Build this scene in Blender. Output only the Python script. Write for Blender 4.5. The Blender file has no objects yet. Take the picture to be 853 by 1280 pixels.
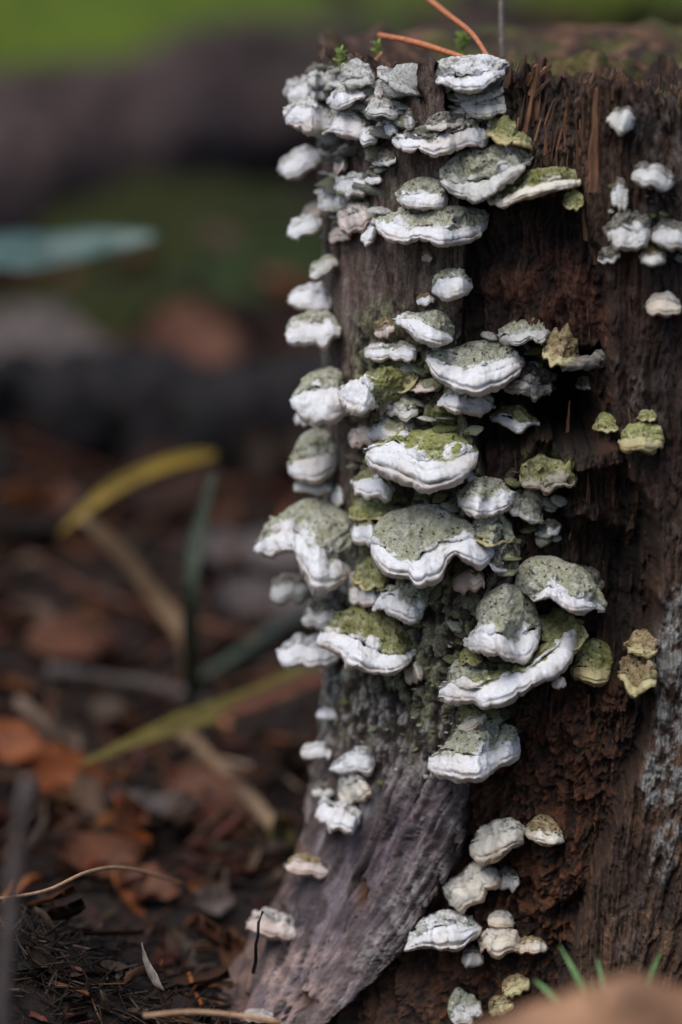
import bpy, math, random
import numpy as np
from mathutils import Vector

# ------------------------------------------------------------------ camera, light, exposure
sc = bpy.context.scene
R_ = math.radians
PITCH = R_(13.5)
CAM = np.array([0.0, -0.75, 0.325])
LENS, SENS_H = 100.0, 36.0
PW, PH = 853.0, 1280.0
FPX = PH * LENS / SENS_H
FWD = np.array([0.0, math.cos(PITCH), -math.sin(PITCH)])
RGT = np.array([1.0, 0.0, 0.0])
UPV = np.array([0.0, math.sin(PITCH), math.cos(PITCH)])
FOCUS = 0.752

cam_d = bpy.data.cameras.new('camera')
cam_d.sensor_fit = 'VERTICAL'
cam_d.sensor_height = SENS_H
cam_d.sensor_width = 24.0
cam_d.lens = LENS
cam_d.clip_start = 0.02
cam_d.clip_end = 500
cam_d.dof.use_dof = True
cam_d.dof.focus_distance = FOCUS
cam_d.dof.aperture_fstop = 5.6
cam = bpy.data.objects.new('camera', cam_d)
sc.collection.objects.link(cam)
cam.location = CAM
cam.rotation_euler = (math.pi / 2 - PITCH, 0, 0)
sc.camera = cam

SUN_EL, SUN_AZ = R_(62), R_(-38)          # azimuth measured from the camera's back towards its left
world = bpy.data.worlds.new('World')
sc.world = world
world.use_nodes = True
wn = world.node_tree
bg = wn.nodes['Background']
sky = wn.nodes.new('ShaderNodeTexSky')
sky.sky_type = 'NISHITA'
sky.sun_disc = False
sky.sun_elevation = SUN_EL
sky.air_density = 1.0
sky.dust_density = 3.0
sky.ozone_density = 1.0
sky.altitude = 200
bg.inputs['Strength'].default_value = 0.085
wn.links.new(sky.outputs['Color'], bg.inputs['Color'])

sun_dir = Vector((math.sin(SUN_AZ) * math.cos(SUN_EL), -math.cos(SUN_AZ) * math.cos(SUN_EL), math.sin(SUN_EL)))
sky.sun_rotation = math.atan2(sun_dir.x, sun_dir.y)
sun_d = bpy.data.lights.new('sun', 'SUN')
sun_d.energy = 1.5
sun_d.angle = R_(55)
sun_d.color = (1.0, 0.97, 0.93)
sun = bpy.data.objects.new('sun', sun_d)
sun.rotation_euler = sun_dir.to_track_quat('Z', 'Y').to_euler()
sc.collection.objects.link(sun)

sc.view_settings.view_transform = 'Standard'
sc.view_settings.look = 'None'
sc.view_settings.gamma = 1
sc.view_settings.exposure = 0.74
sc.cycles.use_denoising = True
sc.cycles.max_bounces = 6
sc.cycles.diffuse_bounces = 3
sc.cycles.caustics_reflective = False
sc.cycles.caustics_refractive = False

# ------------------------------------------------------------------ helpers
rng = np.random.default_rng(7)
random.seed(7)
COL = sc.collection

def S(r, g, b, k=1.0):
    """sRGB 0-255 -> linear albedo"""
    o = []
    for c in (r, g, b):
        c /= 255.0
        o.append((c / 12.92 if c <= 0.04045 else ((c + 0.055) / 1.055) ** 2.4) * k)
    return np.array(o)

def at(x, y, d):
    """point seen at photo pixel (x, y), axial distance d in metres"""
    x = np.asarray(x, float); y = np.asarray(y, float); d = np.asarray(d, float)
    a = (x - PW / 2) / FPX; b = (PH / 2 - y) / FPX
    return CAM + d[..., None] * (FWD + a[..., None] * RGT + b[..., None] * UPV)

def proj(P):
    q = P - CAM
    d = q @ FWD
    dd = np.maximum(d, 1e-4)
    return PW / 2 + FPX * (q @ RGT) / dd, PH / 2 - FPX * (q @ UPV) / dd, d

def _h(i, j, k, seed):
    n = (i.astype(np.uint32) * np.uint32(374761393) + j.astype(np.uint32) * np.uint32(668265263)
         + np.asarray(k).astype(np.uint32) * np.uint32(2147483589) + np.uint32((seed * 974711) & 0xffffffff))
    n ^= n >> np.uint32(13); n *= np.uint32(1274126177)
    n ^= n >> np.uint32(16); n *= np.uint32(2246822519)
    n ^= n >> np.uint32(15)
    return (n & np.uint32(0xffffff)).astype(np.float32) * np.float32(1 / 8388607.5) - np.float32(1)

def _q(f): return f * f * f * (f * (f * 6 - 15) + 10)

def noise(x, y, z=None, seed=0):
    x = np.asarray(x, np.float32); y = np.asarray(y, np.float32)
    xi = np.floor(x); yi = np.floor(y)
    fx, fy = _q(x - xi), _q(y - yi)
    xi = xi.astype(np.int32).astype(np.uint32); yi = yi.astype(np.int32).astype(np.uint32)
    o = np.uint32(1)
    def plane(zi):
        a = _h(xi, yi, zi, seed); a += (_h(xi + o, yi, zi, seed) - a) * fx
        b = _h(xi, yi + o, zi, seed); b += (_h(xi + o, yi + o, zi, seed) - b) * fx
        return a + (b - a) * fy
    if z is None: return plane(np.zeros((), np.uint32))
    z = np.asarray(z, np.float32); zi = np.floor(z); fz = _q(z - zi); zi = zi.astype(np.int32).astype(np.uint32)
    p = plane(zi)
    return p + (plane(zi + o) - p) * fz

def fbm(x, y, z=None, o=4, seed=0, g=0.5):
    s = 0; a = 1; t = 0
    x = np.asarray(x, np.float32); y = np.asarray(y, np.float32)
    z = None if z is None else np.asarray(z, np.float32)
    for i in range(o):
        s = s + a * noise(x, y, z, seed + i * 17); t += a
        a *= g; x = x * 2.03 + 11.3; y = y * 2.03 + 5.7
        if z is not None: z = z * 2.03 + 3.1
    return s / t * 1.6

def sst(a, b, x):
    t = np.clip((x - a) / (b - a), 0, 1)
    return t * t * (3 - 2 * t)

def inpoly(poly, u, v, soft):
    """soft inside mask of a polygon given in surface-map units"""
    p = np.array(poly, float)
    m = np.zeros_like(u)
    pad = soft + 2
    k = (u > p[:, 0].min() - pad) & (u < p[:, 0].max() + pad) & (v > p[:, 1].min() - pad) & (v < p[:, 1].max() + pad)
    uu, vv = u[k], v[k]
    if uu.size == 0:
        return m
    d2 = np.full(uu.shape, 1e12); ins = np.zeros(uu.shape, bool)
    n = len(p)
    for i in range(n):
        a = p[i]; b = p[(i + 1) % n]; e = b - a
        wx, wy = uu - a[0], vv - a[1]
        t = np.clip((wx * e[0] + wy * e[1]) / (e @ e + 1e-9), 0, 1)
        d2 = np.minimum(d2, (wx - e[0] * t) ** 2 + (wy - e[1] * t) ** 2)
        c = ((a[1] > vv) != (b[1] > vv))
        if e[1] != 0:
            ins ^= c & (uu < e[0] * (vv - a[1]) / e[1] + a[0])
    sd = np.sqrt(d2) * np.where(ins, 1, -1)
    m[k] = sst(-soft, soft, sd)
    return m

def ell(cx, cy, rx, ry, n=16, rot=0):
    o = []
    for i in range(n):
        t = 2 * math.pi * i / n
        x, y = rx * math.cos(t), ry * math.sin(t)
        o.append((cx + x * math.cos(rot) - y * math.sin(rot), cy + x * math.sin(rot) + y * math.cos(rot)))
    return o

def mesh_np(name, V, F, mat=None, smooth=True, attrs=None):
    """V (n,3) floats, F (m,4) or (m,3) ints"""
    V = np.ascontiguousarray(V, np.float32); F = np.ascontiguousarray(F, np.int32)
    me = bpy.data.meshes.new(name)
    n, m, k = len(V), len(F), F.shape[1]
    me.vertices.add(n); me.vertices.foreach_set('co', V.ravel())
    me.loops.add(m * k); me.loops.foreach_set('vertex_index', F.ravel())
    me.polygons.add(m)
    me.polygons.foreach_set('loop_start', np.arange(0, m * k, k, dtype=np.int32))
    me.polygons.foreach_set('loop_total', np.full(m, k, np.int32))
    me.polygons.foreach_set('use_smooth', np.full(m, smooth, bool))
    if attrs:
        for an, arr in attrs.items():
            if arr.ndim == 2:
                a = me.color_attributes.new(an, 'FLOAT_COLOR', 'POINT')
                a.data.foreach_set('color', np.ascontiguousarray(np.c_[arr, np.ones(n)], np.float32).ravel())
            else:
                a = me.attributes.new(an, 'FLOAT', 'POINT')
                a.data.foreach_set('value', np.ascontiguousarray(arr, np.float32))
    me.update(calc_edges=True)
    me.validate()
    if mat: me.materials.append(mat)
    return me

def obj(name, me, parent=None, label=None, cat=None, group=None, kind=None, loc=None):
    o = bpy.data.objects.new(name, me)
    COL.objects.link(o)
    if parent: o.parent = parent
    if loc is not None: o.location = loc
    if label: o['label'] = label
    if cat: o['category'] = cat
    if group: o['group'] = group
    if kind: o['kind'] = kind
    return o

def gridF(nr, nc, wrap=False):
    i = np.arange(nr - 1)[:, None]; j = np.arange(nc if wrap else nc - 1)[None]
    j2 = (j + 1) % nc
    a = i * nc + j; b = i * nc + j2; c = (i + 1) * nc + j2; d = (i + 1) * nc + j
    return np.stack([a, b, c, d], -1).reshape(-1, 4)

def compact(V, F, attrs):
    used = np.unique(F); m = np.full(len(V), -1); m[used] = np.arange(len(used))
    return V[used], m[F], {k: a[used] for k, a in attrs.items()}

def spline(pts, n, closed=False):
    p = np.array(pts, float)
    if len(p) == 2:
        t = np.linspace(0, 1, n)[:, None]
        return p[0] * (1 - t) + p[1] * t
    q = np.vstack([2 * p[0] - p[1], p, 2 * p[-1] - p[-2]])
    out = []
    for i in range(1, len(q) - 2):
        t = np.linspace(0, 1, 24, endpoint=False)[:, None]
        a, b, c, d = q[i - 1], q[i], q[i + 1], q[i + 2]
        out.append(0.5 * (2 * b + (c - a) * t + (2 * a - 5 * b + 4 * c - d) * t ** 2 + (3 * b - a - 3 * c + d) * t ** 3))
    out = np.vstack(out + [p[-1:]])
    L = np.r_[0, np.cumsum(np.linalg.norm(np.diff(out, axis=0), axis=1))]
    s = np.linspace(0, L[-1], n)
    return np.stack([np.interp(s, L, out[:, k]) for k in range(p.shape[1])], -1)

def tube(pts, rad, nseg=24, nr=7, rough=0.0, seed=0, raw=False):
    """tube along a spline; rad = list of radii spread along it -> V, F"""
    c = spline(pts, nseg) if not raw else np.array(pts, float)
    nseg = len(c)
    r = np.interp(np.linspace(0, 1, nseg), np.linspace(0, 1, len(rad)), rad)
    t = np.gradient(c, axis=0); t /= np.linalg.norm(t, axis=1)[:, None] + 1e-12
    ref = np.array([0.31, 0.2, 0.93]);
    if abs(t.mean(0) @ ref) > 0.9: ref = np.array([0.95, 0.1, 0.2])
    a = np.cross(t, ref); a /= np.linalg.norm(a, axis=1)[:, None] + 1e-12
    b = np.cross(t, a)
    ph = np.linspace(0, 2 * math.pi, nr, endpoint=False)
    rr = r[:, None] * np.ones(nr)
    if rough:
        I, J = np.meshgrid(np.arange(nseg) * 0.45, np.arange(nr) * 1.0, indexing='ij')
        rr = rr * (1 + rough * fbm(I, J, seed=seed, o=2))
    V = c[:, None] + rr[..., None] * (np.cos(ph)[None, :, None] * a[:, None] + np.sin(ph)[None, :, None] * b[:, None])
    V = V.reshape(-1, 3); F = gridF(nseg, nr, True)
    V = np.vstack([V, c[:1], c[-1:]]); n = nseg * nr
    caps = []
    for j in range(nr):
        j2 = (j + 1) % nr
        caps.append((n, j2, j, n)); caps.append((n + 1, (nseg - 1) * nr + j, (nseg - 1) * nr + j2, n + 1))
    F = np.vstack([np.stack([F[:, 0], F[:, 3], F[:, 2], F[:, 1]], 1)[:, ::-1], ])
    return V, F, np.array([c_[:3] for c_ in caps])

def tube_mesh(name, pts, rad, mat, **k):
    V, F, C = tube(pts, rad, **k)
    me = bpy.data.meshes.new(name)
    me.from_pydata(V.tolist(), [], F.tolist() + C.tolist())
    me.polygons.foreach_set('use_smooth', [True] * len(me.polygons))
    me.materials.append(mat)
    me.update()
    return me

# ------------------------------------------------------------------ material builder
class NT:
    def __init__(s, name):
        s.m = bpy.data.materials.new(name); s.m.use_nodes = True
        s.t = s.m.node_tree; s.b = s.t.nodes['Principled BSDF']
        s.geo = s.t.nodes.new('ShaderNodeNewGeometry')
        s.b.inputs['Roughness'].default_value = 0.85
        s.b.inputs['Specular IOR Level'].default_value = 0.25
    def n(s, ty, **k):
        o = s.t.nodes.new(ty)
        for a, v in k.items(): setattr(o, a, v)
        return o
    def l(s, a, b): s.t.links.new(a, b)
    def pos(s, scale=(1, 1, 1)):
        mp = s.n('ShaderNodeMapping'); mp.inputs['Scale'].default_value = scale
        s.l(s.geo.outputs['Position'], mp.inputs['Vector']); return mp.outputs[0]
    def noise(s, scale, detail=4, rough=0.55, vec=None, dist=0.0):
        o = s.n('ShaderNodeTexNoise'); o.inputs['Scale'].default_value = scale
        o.inputs['Detail'].default_value = detail; o.inputs['Roughness'].default_value = rough
        o.inputs['Distortion'].default_value = dist
        s.l(vec if vec is not None else s.geo.outputs['Position'], o.inputs['Vector']); return o.outputs['Fac']
    def vor(s, scale, feature='F1', out='Distance', vec=None):
        o = s.n('ShaderNodeTexVoronoi', feature=feature); o.inputs['Scale'].default_value = scale
        s.l(vec if vec is not None else s.geo.outputs['Position'], o.inputs['Vector']); return o.outputs[out]
    def ramp(s, fac, stops):
        o = s.n('ShaderNodeValToRGB'); e = o.color_ramp.elements
        while len(e) < len(stops): e.new(0.5)
        for el, (p, c) in zip(e, stops):
            el.position = p
            c = (c, c, c) if isinstance(c, (int, float)) else c
            el.color = (c[0], c[1], c[2], 1)
        s.l(fac, o.inputs['Fac']); return o.outputs['Color']
    def mix(s, fac, a, b, mode='MIX'):
        o = s.n('ShaderNodeMix', data_type='RGBA', blend_type=mode)
        for sock, v in ((o.inputs[0], fac), (o.inputs[6], a), (o.inputs[7], b)):
            if hasattr(v, 'is_linked') or hasattr(v, 'links'): s.l(v, sock)
            elif isinstance(v, (int, float)): sock.default_value = v if sock == o.inputs[0] else (v, v, v, 1)
            else: sock.default_value = (v[0], v[1], v[2], 1)
        return o.outputs[2]
    def math(s, op, a, b=0.5):
        o = s.n('ShaderNodeMath', operation=op)
        for sock, v in ((o.inputs[0], a), (o.inputs[1], b)):
            if isinstance(v, (int, float)): sock.default_value = v
            else: s.l(v, sock)
        return o.outputs[0]
    def attr(s, name, out='Fac'):
        o = s.n('ShaderNodeAttribute', attribute_name=name); return o.outputs[out]
    def bump(s, h, dist, strength=1.0, prev=None):
        o = s.n('ShaderNodeBump'); o.inputs['Distance'].default_value = dist; o.inputs['Strength'].default_value = strength
        s.l(h, o.inputs['Height'])
        if prev is not None: s.l(prev, o.inputs['Normal'])
        return o.outputs[0]
    def done(s, color, normal=None, rough=None):
        if isinstance(color, (tuple, list, np.ndarray)): s.b.inputs['Base Color'].default_value = (*color[:3], 1)
        else: s.l(color, s.b.inputs['Base Color'])
        if normal is not None: s.l(normal, s.b.inputs['Normal'])
        if rough is not None:
            if isinstance(rough, (int, float)): s.b.inputs['Roughness'].default_value = rough
            else: s.l(rough, s.b.inputs['Roughness'])
        return s.m

def mat_wood_vc(name, rough=0.75, spec=0.3, stretch=(1, 1, 0.12), bumpd=0.001, tilt=0.0, amt=1.0):
    t = NT(name)
    col = t.attr('Col', 'Color')
    fine = t.noise(1300, 6, 0.75)
    vec = t.pos(stretch)
    if tilt:                                      # grain that runs along a slanting root
        r1 = t.n('ShaderNodeMapping'); r1.inputs['Rotation'].default_value = (0, -tilt, 0)
        r2 = t.n('ShaderNodeMapping'); r2.inputs['Scale'].default_value = stretch
        t.l(t.geo.outputs['Position'], r1.inputs['Vector']); t.l(r1.outputs[0], r2.inputs['Vector']); vec = r2.outputs[0]
    fib = t.noise(1300, 6, 0.7, vec=vec)
    f1 = t.ramp(fine, [(0.32, 1 - 0.6 * amt), (0.68, 1 + 0.6 * amt)])
    f2 = t.ramp(fib, [(0.34, 1 - 0.55 * amt), (0.66, 1 + 0.55 * amt)])
    c = t.mix(1.0, col, f1, 'MULTIPLY'); c = t.mix(1.0, c, f2, 'MULTIPLY')
    n = t.bump(fib, bumpd, 0.9); n = t.bump(fine, bumpd * 0.7, 0.8, n)
    t.b.inputs['Specular IOR Level'].default_value = spec
    return t.done(c, n, rough)

def mat_plain(name, c1, c2, scale=400, rough=0.7, spec=0.3, bumpd=0.0003, stretch=None, trans=0.0):
    t = NT(name)
    v = t.pos(stretch) if stretch else None
    f = t.noise(scale, 5, 0.6, vec=v)
    c = t.ramp(f, [(0.3, c1), (0.7, c2)])
    n = t.bump(f, bumpd, 0.7)
    t.b.inputs['Specular IOR Level'].default_value = spec
    if trans:
        t.b.inputs['Transmission Weight'].default_value = 0
        t.b.inputs['Subsurface Weight'].default_value = trans
        t.b.inputs['Subsurface Radius'].default_value = (0.003, 0.002, 0.001)
        t.b.inputs['Subsurface Scale'].default_value = 0.5
    return t.done(c, n, rough)
# ------------------------------------------------------------------ the stump
AX, AY, RAD = 0.0944, 0.066, 0.100
ZTOP, ZBOT = 0.2625, -0.03
th_d = np.linspace(R_(-14), R_(112), 560)
th_c = np.linspace(R_(112), R_(346), 60)[1:-1]
TH = np.r_[th_d, th_c]; NTH = len(TH)
NZ = 760
zz = np.linspace(0, 1, NZ)

def r_base(th, z):
    d = np.angle(np.exp(1j * (th - R_(62))))
    zc = np.maximum(z, -0.01)
    root = 0.036 * np.exp(-(np.maximum(zc, 0) / 0.036) ** 1.3) * np.exp(-(d / R_(27)) ** 2)
    d2 = np.angle(np.exp(1j * (th - R_(-10))))
    root2 = 0.020 * np.exp(-(np.maximum(zc, 0) / 0.05) ** 1.3) * np.exp(-(d2 / R_(26)) ** 2)
    flare = 0.008 * np.exp(-np.maximum(zc, 0) / 0.035)
    lean = 0.003 * np.cos(th - R_(80)) * (z / 0.26)
    lob = 0.0025 * np.sin(3 * th + 0.7) + 0.0015 * np.sin(5 * th + 2)
    return RAD + root + root2 + flare + lean + lob

def stump_top(th):
    n = fbm(np.cos(th) * 26, np.sin(th) * 26, o=4, seed=3, g=0.6)
    x = RAD * th
    jag = 0.0022 * n + 0.0016 * fbm(x * 900, x * 0, o=3, seed=9)
    # the outer shell at the camera's right stands a touch lower, the bark side a touch higher
    return ZTOP + jag - 0.004 * sst(R_(16), R_(-4), th) + 0.001 * sst(R_(55), R_(80), th)

T2, Z2 = np.meshgrid(TH, zz, indexing='xy')
ZT = stump_top(T2)
Zv = ZBOT + (ZT - ZBOT) * Z2
R0 = r_base(T2, Zv)
LEAN = 0.11                                            # the stump leans a little away from the camera
def lean_y(z): return LEAN * (z - 0.14)
P0 = np.stack([AX - R0 * np.sin(T2), AY - R0 * np.cos(T2) + lean_y(Zv), Zv], -1)
U, Vp, _ = proj(P0)
seen = (np.cos(T2 - R_(50)) > -0.4)
U = np.where(seen, U, -999.0); Vp = np.where(seen, Vp, -999.0)
X, Y, Z = P0[..., 0], P0[..., 1], P0[..., 2]

wu = U + 5 * fbm(X * 160, Y * 160, Z * 90, o=4, seed=21) + 2.0 * fbm(X * 900, Y * 900, Z * 260, o=2, seed=24)
wv = Vp + 9 * fbm(X * 160, Y * 160, Z * 120, o=4, seed=22)

hu = wu + 16 * fbm(X * 75, Y * 75, Z * 60, o=4, seed=25) + 3 * fbm(X * 500, Y * 500, Z * 110, o=3, seed=26)
hv = wv + 22 * fbm(X * 90, Y * 90, Z * 60, o=4, seed=27) + 10 * fbm(X * 800, Y * 800, Z * 40, o=2, seed=28)
core = [(556, 0), (552, 110), (560, 190), (577, 270), (583, 330), (580, 420), (577, 480), (592, 560), (622, 640), (650, 700),
        (640, 780), (640, 860), (610, 930), (592, 1000), (580, 1060), (560, 1120), (500, 1195), (400, 1290), (380, 1400), (1300, 1400), (1300, 0)]
slab = [(733, 0), (730, 130), (726, 220), (736, 300), (764, 340), (772, 420), (768, 520), (792, 600), (828, 640), (830, 700),
        (823, 780), (813, 900), (800, 960), (770, 1040), (748, 1100), (722, 1180), (700, 1300), (1300, 1400), (1300, 0)]
m_core = inpoly(core, wu, wv, 4)
m_slab = inpoly(slab, wu, wv, 5)
m_face = inpoly([(618, 0), (640, 150), (655, 235), (690, 262), (732, 250), (736, 0)], wu, wv, 5)
m_cavA = inpoly([(585, 262), (720, 262), (736, 312), (700, 335), (618, 330), (600, 415), (583, 410)], hu, hv, 12)
m_mid = inpoly([(615, 330), (720, 330), (762, 360), (765, 430), (700, 440), (620, 420)], hu, hv, 16)
m_hol2 = inpoly([(620, 440), (700, 435), (760, 450), (755, 470), (700, 570), (620, 560)], hu, hv, 14)
m_hole = inpoly(ell(714, 522, 34, 64), hu, hv, 15)
m_cavB = inpoly([(665, 590), (700, 600), (785, 596), (826, 650), (822, 780), (808, 880), (700, 890), (655, 700)], hu, hv, 14)
m_cavB2 = inpoly([(725, 680), (800, 690), (805, 770), (790, 800), (760, 830), (730, 780)], hu, hv, 20)
m_ledge1 = inpoly([(695, 578), (720, 566), (785, 570), (792, 588), (740, 592), (705, 600)], wu, wv, 4)
m_ledge2 = inpoly([(698, 645), (720, 636), (760, 650), (762, 668), (720, 668)], wu, wv, 4)
m_rot = inpoly([(640, 870), (800, 880), (770, 1040), (720, 1180), (690, 1300), (560, 1300), (540, 1170), (585, 1060), (600, 960)], hu, hv, 18)
m_clump = inpoly(ell(690, 1095, 52, 58), wu, wv, 14)
m_under = inpoly([(578, 1092), (556, 1135), (500, 1203), (408, 1288), (400, 1330), (570, 1330), (606, 1240), (572, 1185)], hu, hv, 11)
m_under2 = inpoly([(600, 1060), (660, 1060), (668, 1130), (640, 1170), (590, 1130)], hu, hv, 15)
m_root = sst(880, 1040, wv + 18 * fbm(X * 120, Y * 120, Z * 90, o=3, seed=99)) * (1 - m_core)

D = np.zeros_like(U)                                  # recess, millimetres
D = D + (13 - D) * m_core
D = D + (9 - D) * m_face
D = D + (15 - D) * m_mid
D = D + (16 - D) * m_cavA
D = D + (24 - D) * m_hol2
D = D + (19 - D) * m_cavB
D = D + (30 - D) * m_cavB2
D = D + (62 - D) * m_hole
D = D + (12 - D) * m_rot * (1 - m_slab)
D = D + (5 - D) * m_clump
D = D + (18 - D) * m_under2
D = D + (12 - D) * m_under
D = D + (3.0 - D) * m_slab
D = D + (7 - D) * m_ledge1
D = D + (13 - D) * m_ledge2

# grain coordinate follows the stem and bends out along the root
tt = np.clip((Vp - 870) / 400, 0, 1.4) ** 1.35
GX = (U - 100 * tt) / (1 - 0.5 * np.minimum(tt, 1.25))
tr = np.clip((Vp - 640) / 560, 0, 1.2) ** 2
GX = np.where(m_core > 0.5, U + 90 * tr * sst(700, 820, U), GX)
GXw = GX + 4 * fbm(U / 40, Vp / 70, o=3, seed=31)
fib = fbm(GXw / 3.2, Vp / 70, o=4, seed=41, g=0.6)
fib_b = fbm(GXw / 9.0, Vp / 150, o=3, seed=43, g=0.55)
lump = fbm(X * 170, Y * 170, Z * 130, o=5, seed=51)
crumb = fbm(X * 700, Y * 700, Z * 700, o=4, seed=53, g=0.62)
crust = fbm(X * 420, Y * 420, Z * 330, o=5, seed=55, g=0.6)
strip = np.floor((GXw + 7 * fbm(Vp / 45, GX / 60, o=2, seed=57)) / 11.0)
strip_v = _h(strip.astype(np.int32), np.zeros_like(strip).astype(np.int32), np.zeros_like(strip).astype(np.int32), 77)
strip_e = np.abs(((GXw + 7 * fbm(Vp / 45, GX / 60, o=2, seed=57)) / 11.0) % 1 - 0.5) * 2      # 1 at strip edges

blk_r = np.floor(Vp / 21 + 3.1 * strip_v + 0.6 * fbm(GX / 14, Vp / 30, o=2, seed=58))
blk_v = _h(strip.astype(np.int32), blk_r.astype(np.int32), np.zeros_like(strip).astype(np.int32), 78)
blk_e = np.abs((Vp / 21 + 3.1 * strip_v + 0.6 * fbm(GX / 14, Vp / 30, o=2, seed=58)) % 1 - 0.5) * 2
bark_m = 1 - m_core
lich_zone = bark_m * sst(690, 790, wv) * (1 - sst(930, 1030, wv) * (1 - 0.8 * sst(525, 575, U + (Vp - 1000) * 0.62)))
crack = np.exp(-(fbm(GXw / 26, Vp / 330, o=3, seed=61) / 0.045) ** 2) * sst(-0.2, 0.3, fbm(GX / 50, Vp / 60, o=2, seed=63))
crack3 = np.exp(-(fbm(GXw / 12, Vp / 150, o=3, seed=67) / 0.05) ** 2) * sst(0.0, 0.35, fbm(GX / 40, Vp / 80, o=2, seed=68))
crack2 = np.exp(-(fbm(GXw / 60 + 3, Vp / 600, o=2, seed=65) / 0.03) ** 2)

dis = np.zeros_like(U)
dis += bark_m * (0.45 * fib + 0.8 * fib_b + (0.9 - 0.4 * m_root) * lump + (0.22 - 0.12 * m_root) * crumb)
dis += lich_zone * (0.9 * crust)
dis += inpoly([(440, 385), (560, 380), (590, 480), (640, 620), (650, 860), (560, 900), (430, 850), (440, 600)], hu, hv, 14) * bark_m * 1.4 * crust
dis -= m_root * (2.2 * crack + 3.0 * crack2 + 1.2 * crack3) + bark_m * (1 - m_root) * (1.3 * crack + 0.9 * crack3)
dis += m_root * (1.3 * fbm(GXw / 22, Vp / 200, o=2, seed=97) + 0.7 * fib_b + 0.5 * crust * sst(1150, 950, Vp))
core_only = m_core * (1 - m_slab)
dis += core_only * (1.0 * fib + 1.5 * fib_b + 2.4 * lump + 0.6 * crumb + 1.3 * strip_v - 1.2 * strip_e ** 6)
dis += core_only * (0.35 + 0.65 * m_rot) * (1.5 * blk_v - 1.5 * blk_e ** 8)
dis += m_rot * core_only * (0.9 * crumb + 0.8 * lump)
dis += m_slab * sst(740, 800, U) * (1.6 * fbm(X * 260, Y * 260, Z * 120, o=4, seed=93))
dis += m_slab * (0.5 * fib + 0.9 * fib_b + 1.2 * lump + 0.2 * crumb + 0.9 * strip_v - 1.1 * strip_e ** 6)
# ragged lip of the slab and of the face
top_frac = sst(0.93, 1.0, Z2)
dis += top_frac * (2.2 * strip_v + 1.2 * fib)
# knot hole low on the root
kn = np.exp(-(((U - 380) / 13) ** 2 + ((Vp - 1252) / 11) ** 2) ** 2)
dis -= kn * 3.5
kn2 = np.exp(-(((U - 452) / 9) ** 2 + ((Vp - 1118) / 20) ** 2) ** 2)
dis -= kn2 * 2.2

R1 = R0 + dis * 0.001 * np.where(seen, 1, 0.6)
PS = np.stack([AX - R1 * np.sin(T2), AY - R1 * np.cos(T2) + lean_y(Zv) + D * 0.001, Zv + 0.0012 * strip_v * top_frac * 2], -1)

# -------- albedo of the wood, by what it is made of, plus painted cavity shade
def mixc(c, col, m): return c + (np.asarray(col) - c) * np.clip(m, 0, 1)[..., None]
C = np.zeros(U.shape + (3,)) + S(90, 75, 68)
C = mixc(C, S(112, 98, 92), sst(0.0, 0.9, fib_b + 0.4 * lump) * 0.8)
C = mixc(C, S(58, 47, 42), sst(0.05, 0.8, fib - 0.3 * crust) * 0.8)
C = mixc(C, S(84, 90, 70), bark_m * sst(0.15, 0.6, lump) * sst(640, 420, U) * 0.35)                 # algae film
C = mixc(C, S(110, 112, 104), bark_m * sst(425, 398, U) * sst(-0.2, 0.4, crust) * 0.6)
# weathered grey end-wood high up
m_hi = inpoly([(495, 60), (570, 80), (562, 200), (520, 190), (500, 120)], wu, wv, 8)
C = mixc(C, S(92, 80, 74), m_hi * 0.7)
C = mixc(C, S(62, 44, 40), m_hi * sst(0.0, 0.5, fib) * 0.7)
# crusty lichen below the brackets
C = mixc(C, S(62, 54, 50), lich_zone * 0.6)
C = mixc(C, S(148, 146, 138), lich_zone * sst(0.05, 0.45, crust) * 0.85)
C = mixc(C, S(102, 106, 78), lich_zone * sst(0.2, 0.6, fbm(X * 260, Y * 260, Z * 260, o=3, seed=71)) * 0.55)
C = mixc(C, S(26, 22, 20), lich_zone * sst(-0.05, -0.4, crust) * 0.8)
# root wood: mauve grey, pinkish low down, black specks and pale crust streaks
rt = m_root * (1 - 0.6 * lich_zone)
mott = fbm(X * 130, Y * 130, Z * 80, o=4, seed=95)
C = mixc(C, S(112, 100, 104), rt * 0.9)
C = mixc(C, S(150, 128, 120), rt * sst(0.0, 0.6, fib_b) * 0.75)
C = mixc(C, S(84, 66, 58), rt * sst(0.1, 0.6, fbm(GXw / 18, Vp / 120, o=3, seed=73)) * 0.75)
C = mixc(C, S(170, 146, 132), rt * sst(1130, 1260, Vp - 0.5 * (U - 400)) * sst(-0.3, 0.4, lump) * 0.7)
C = mixc(C, S(104, 76, 56), rt * sst(328, 296, U - (1260 - Vp) * 0.40) * 0.7)
C = mixc(C, S(168, 166, 160), rt * sst(535, 585, U + (Vp - 1000) * 0.62) * sst(-0.1, 0.35, crust) * 0.6)
spk = fbm(X * 900, Y * 900, Z * 900, o=2, seed=75)
spz = sst(0.1, 0.5, fbm(GXw / 30, Vp / 120, o=2, seed=76))
C = mixc(C, S(30, 24, 24), rt * spz * sst(0.28, 0.42, spk))
C = mixc(C, S(160, 156, 150), rt * sst(0.1, 0.45, mott + 0.4 * crust) * sst(1150, 1000, Vp) * 0.65)
C = mixc(C, S(50, 42, 44), rt * sst(0.05, 0.45, -mott + 0.5 * fib_b) * 0.75)
C = mixc(C, S(22, 17, 16), m_root * np.clip(crack + crack2 + crack3, 0, 1) * 0.85)
C = mixc(C, S(70, 46, 30), kn); C = mixc(C, S(84, 54, 34), kn2)
C = mixc(C, S(26, 20, 18), bark_m * np.clip(crack + crack3, 0, 1) * 0.7)
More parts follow.
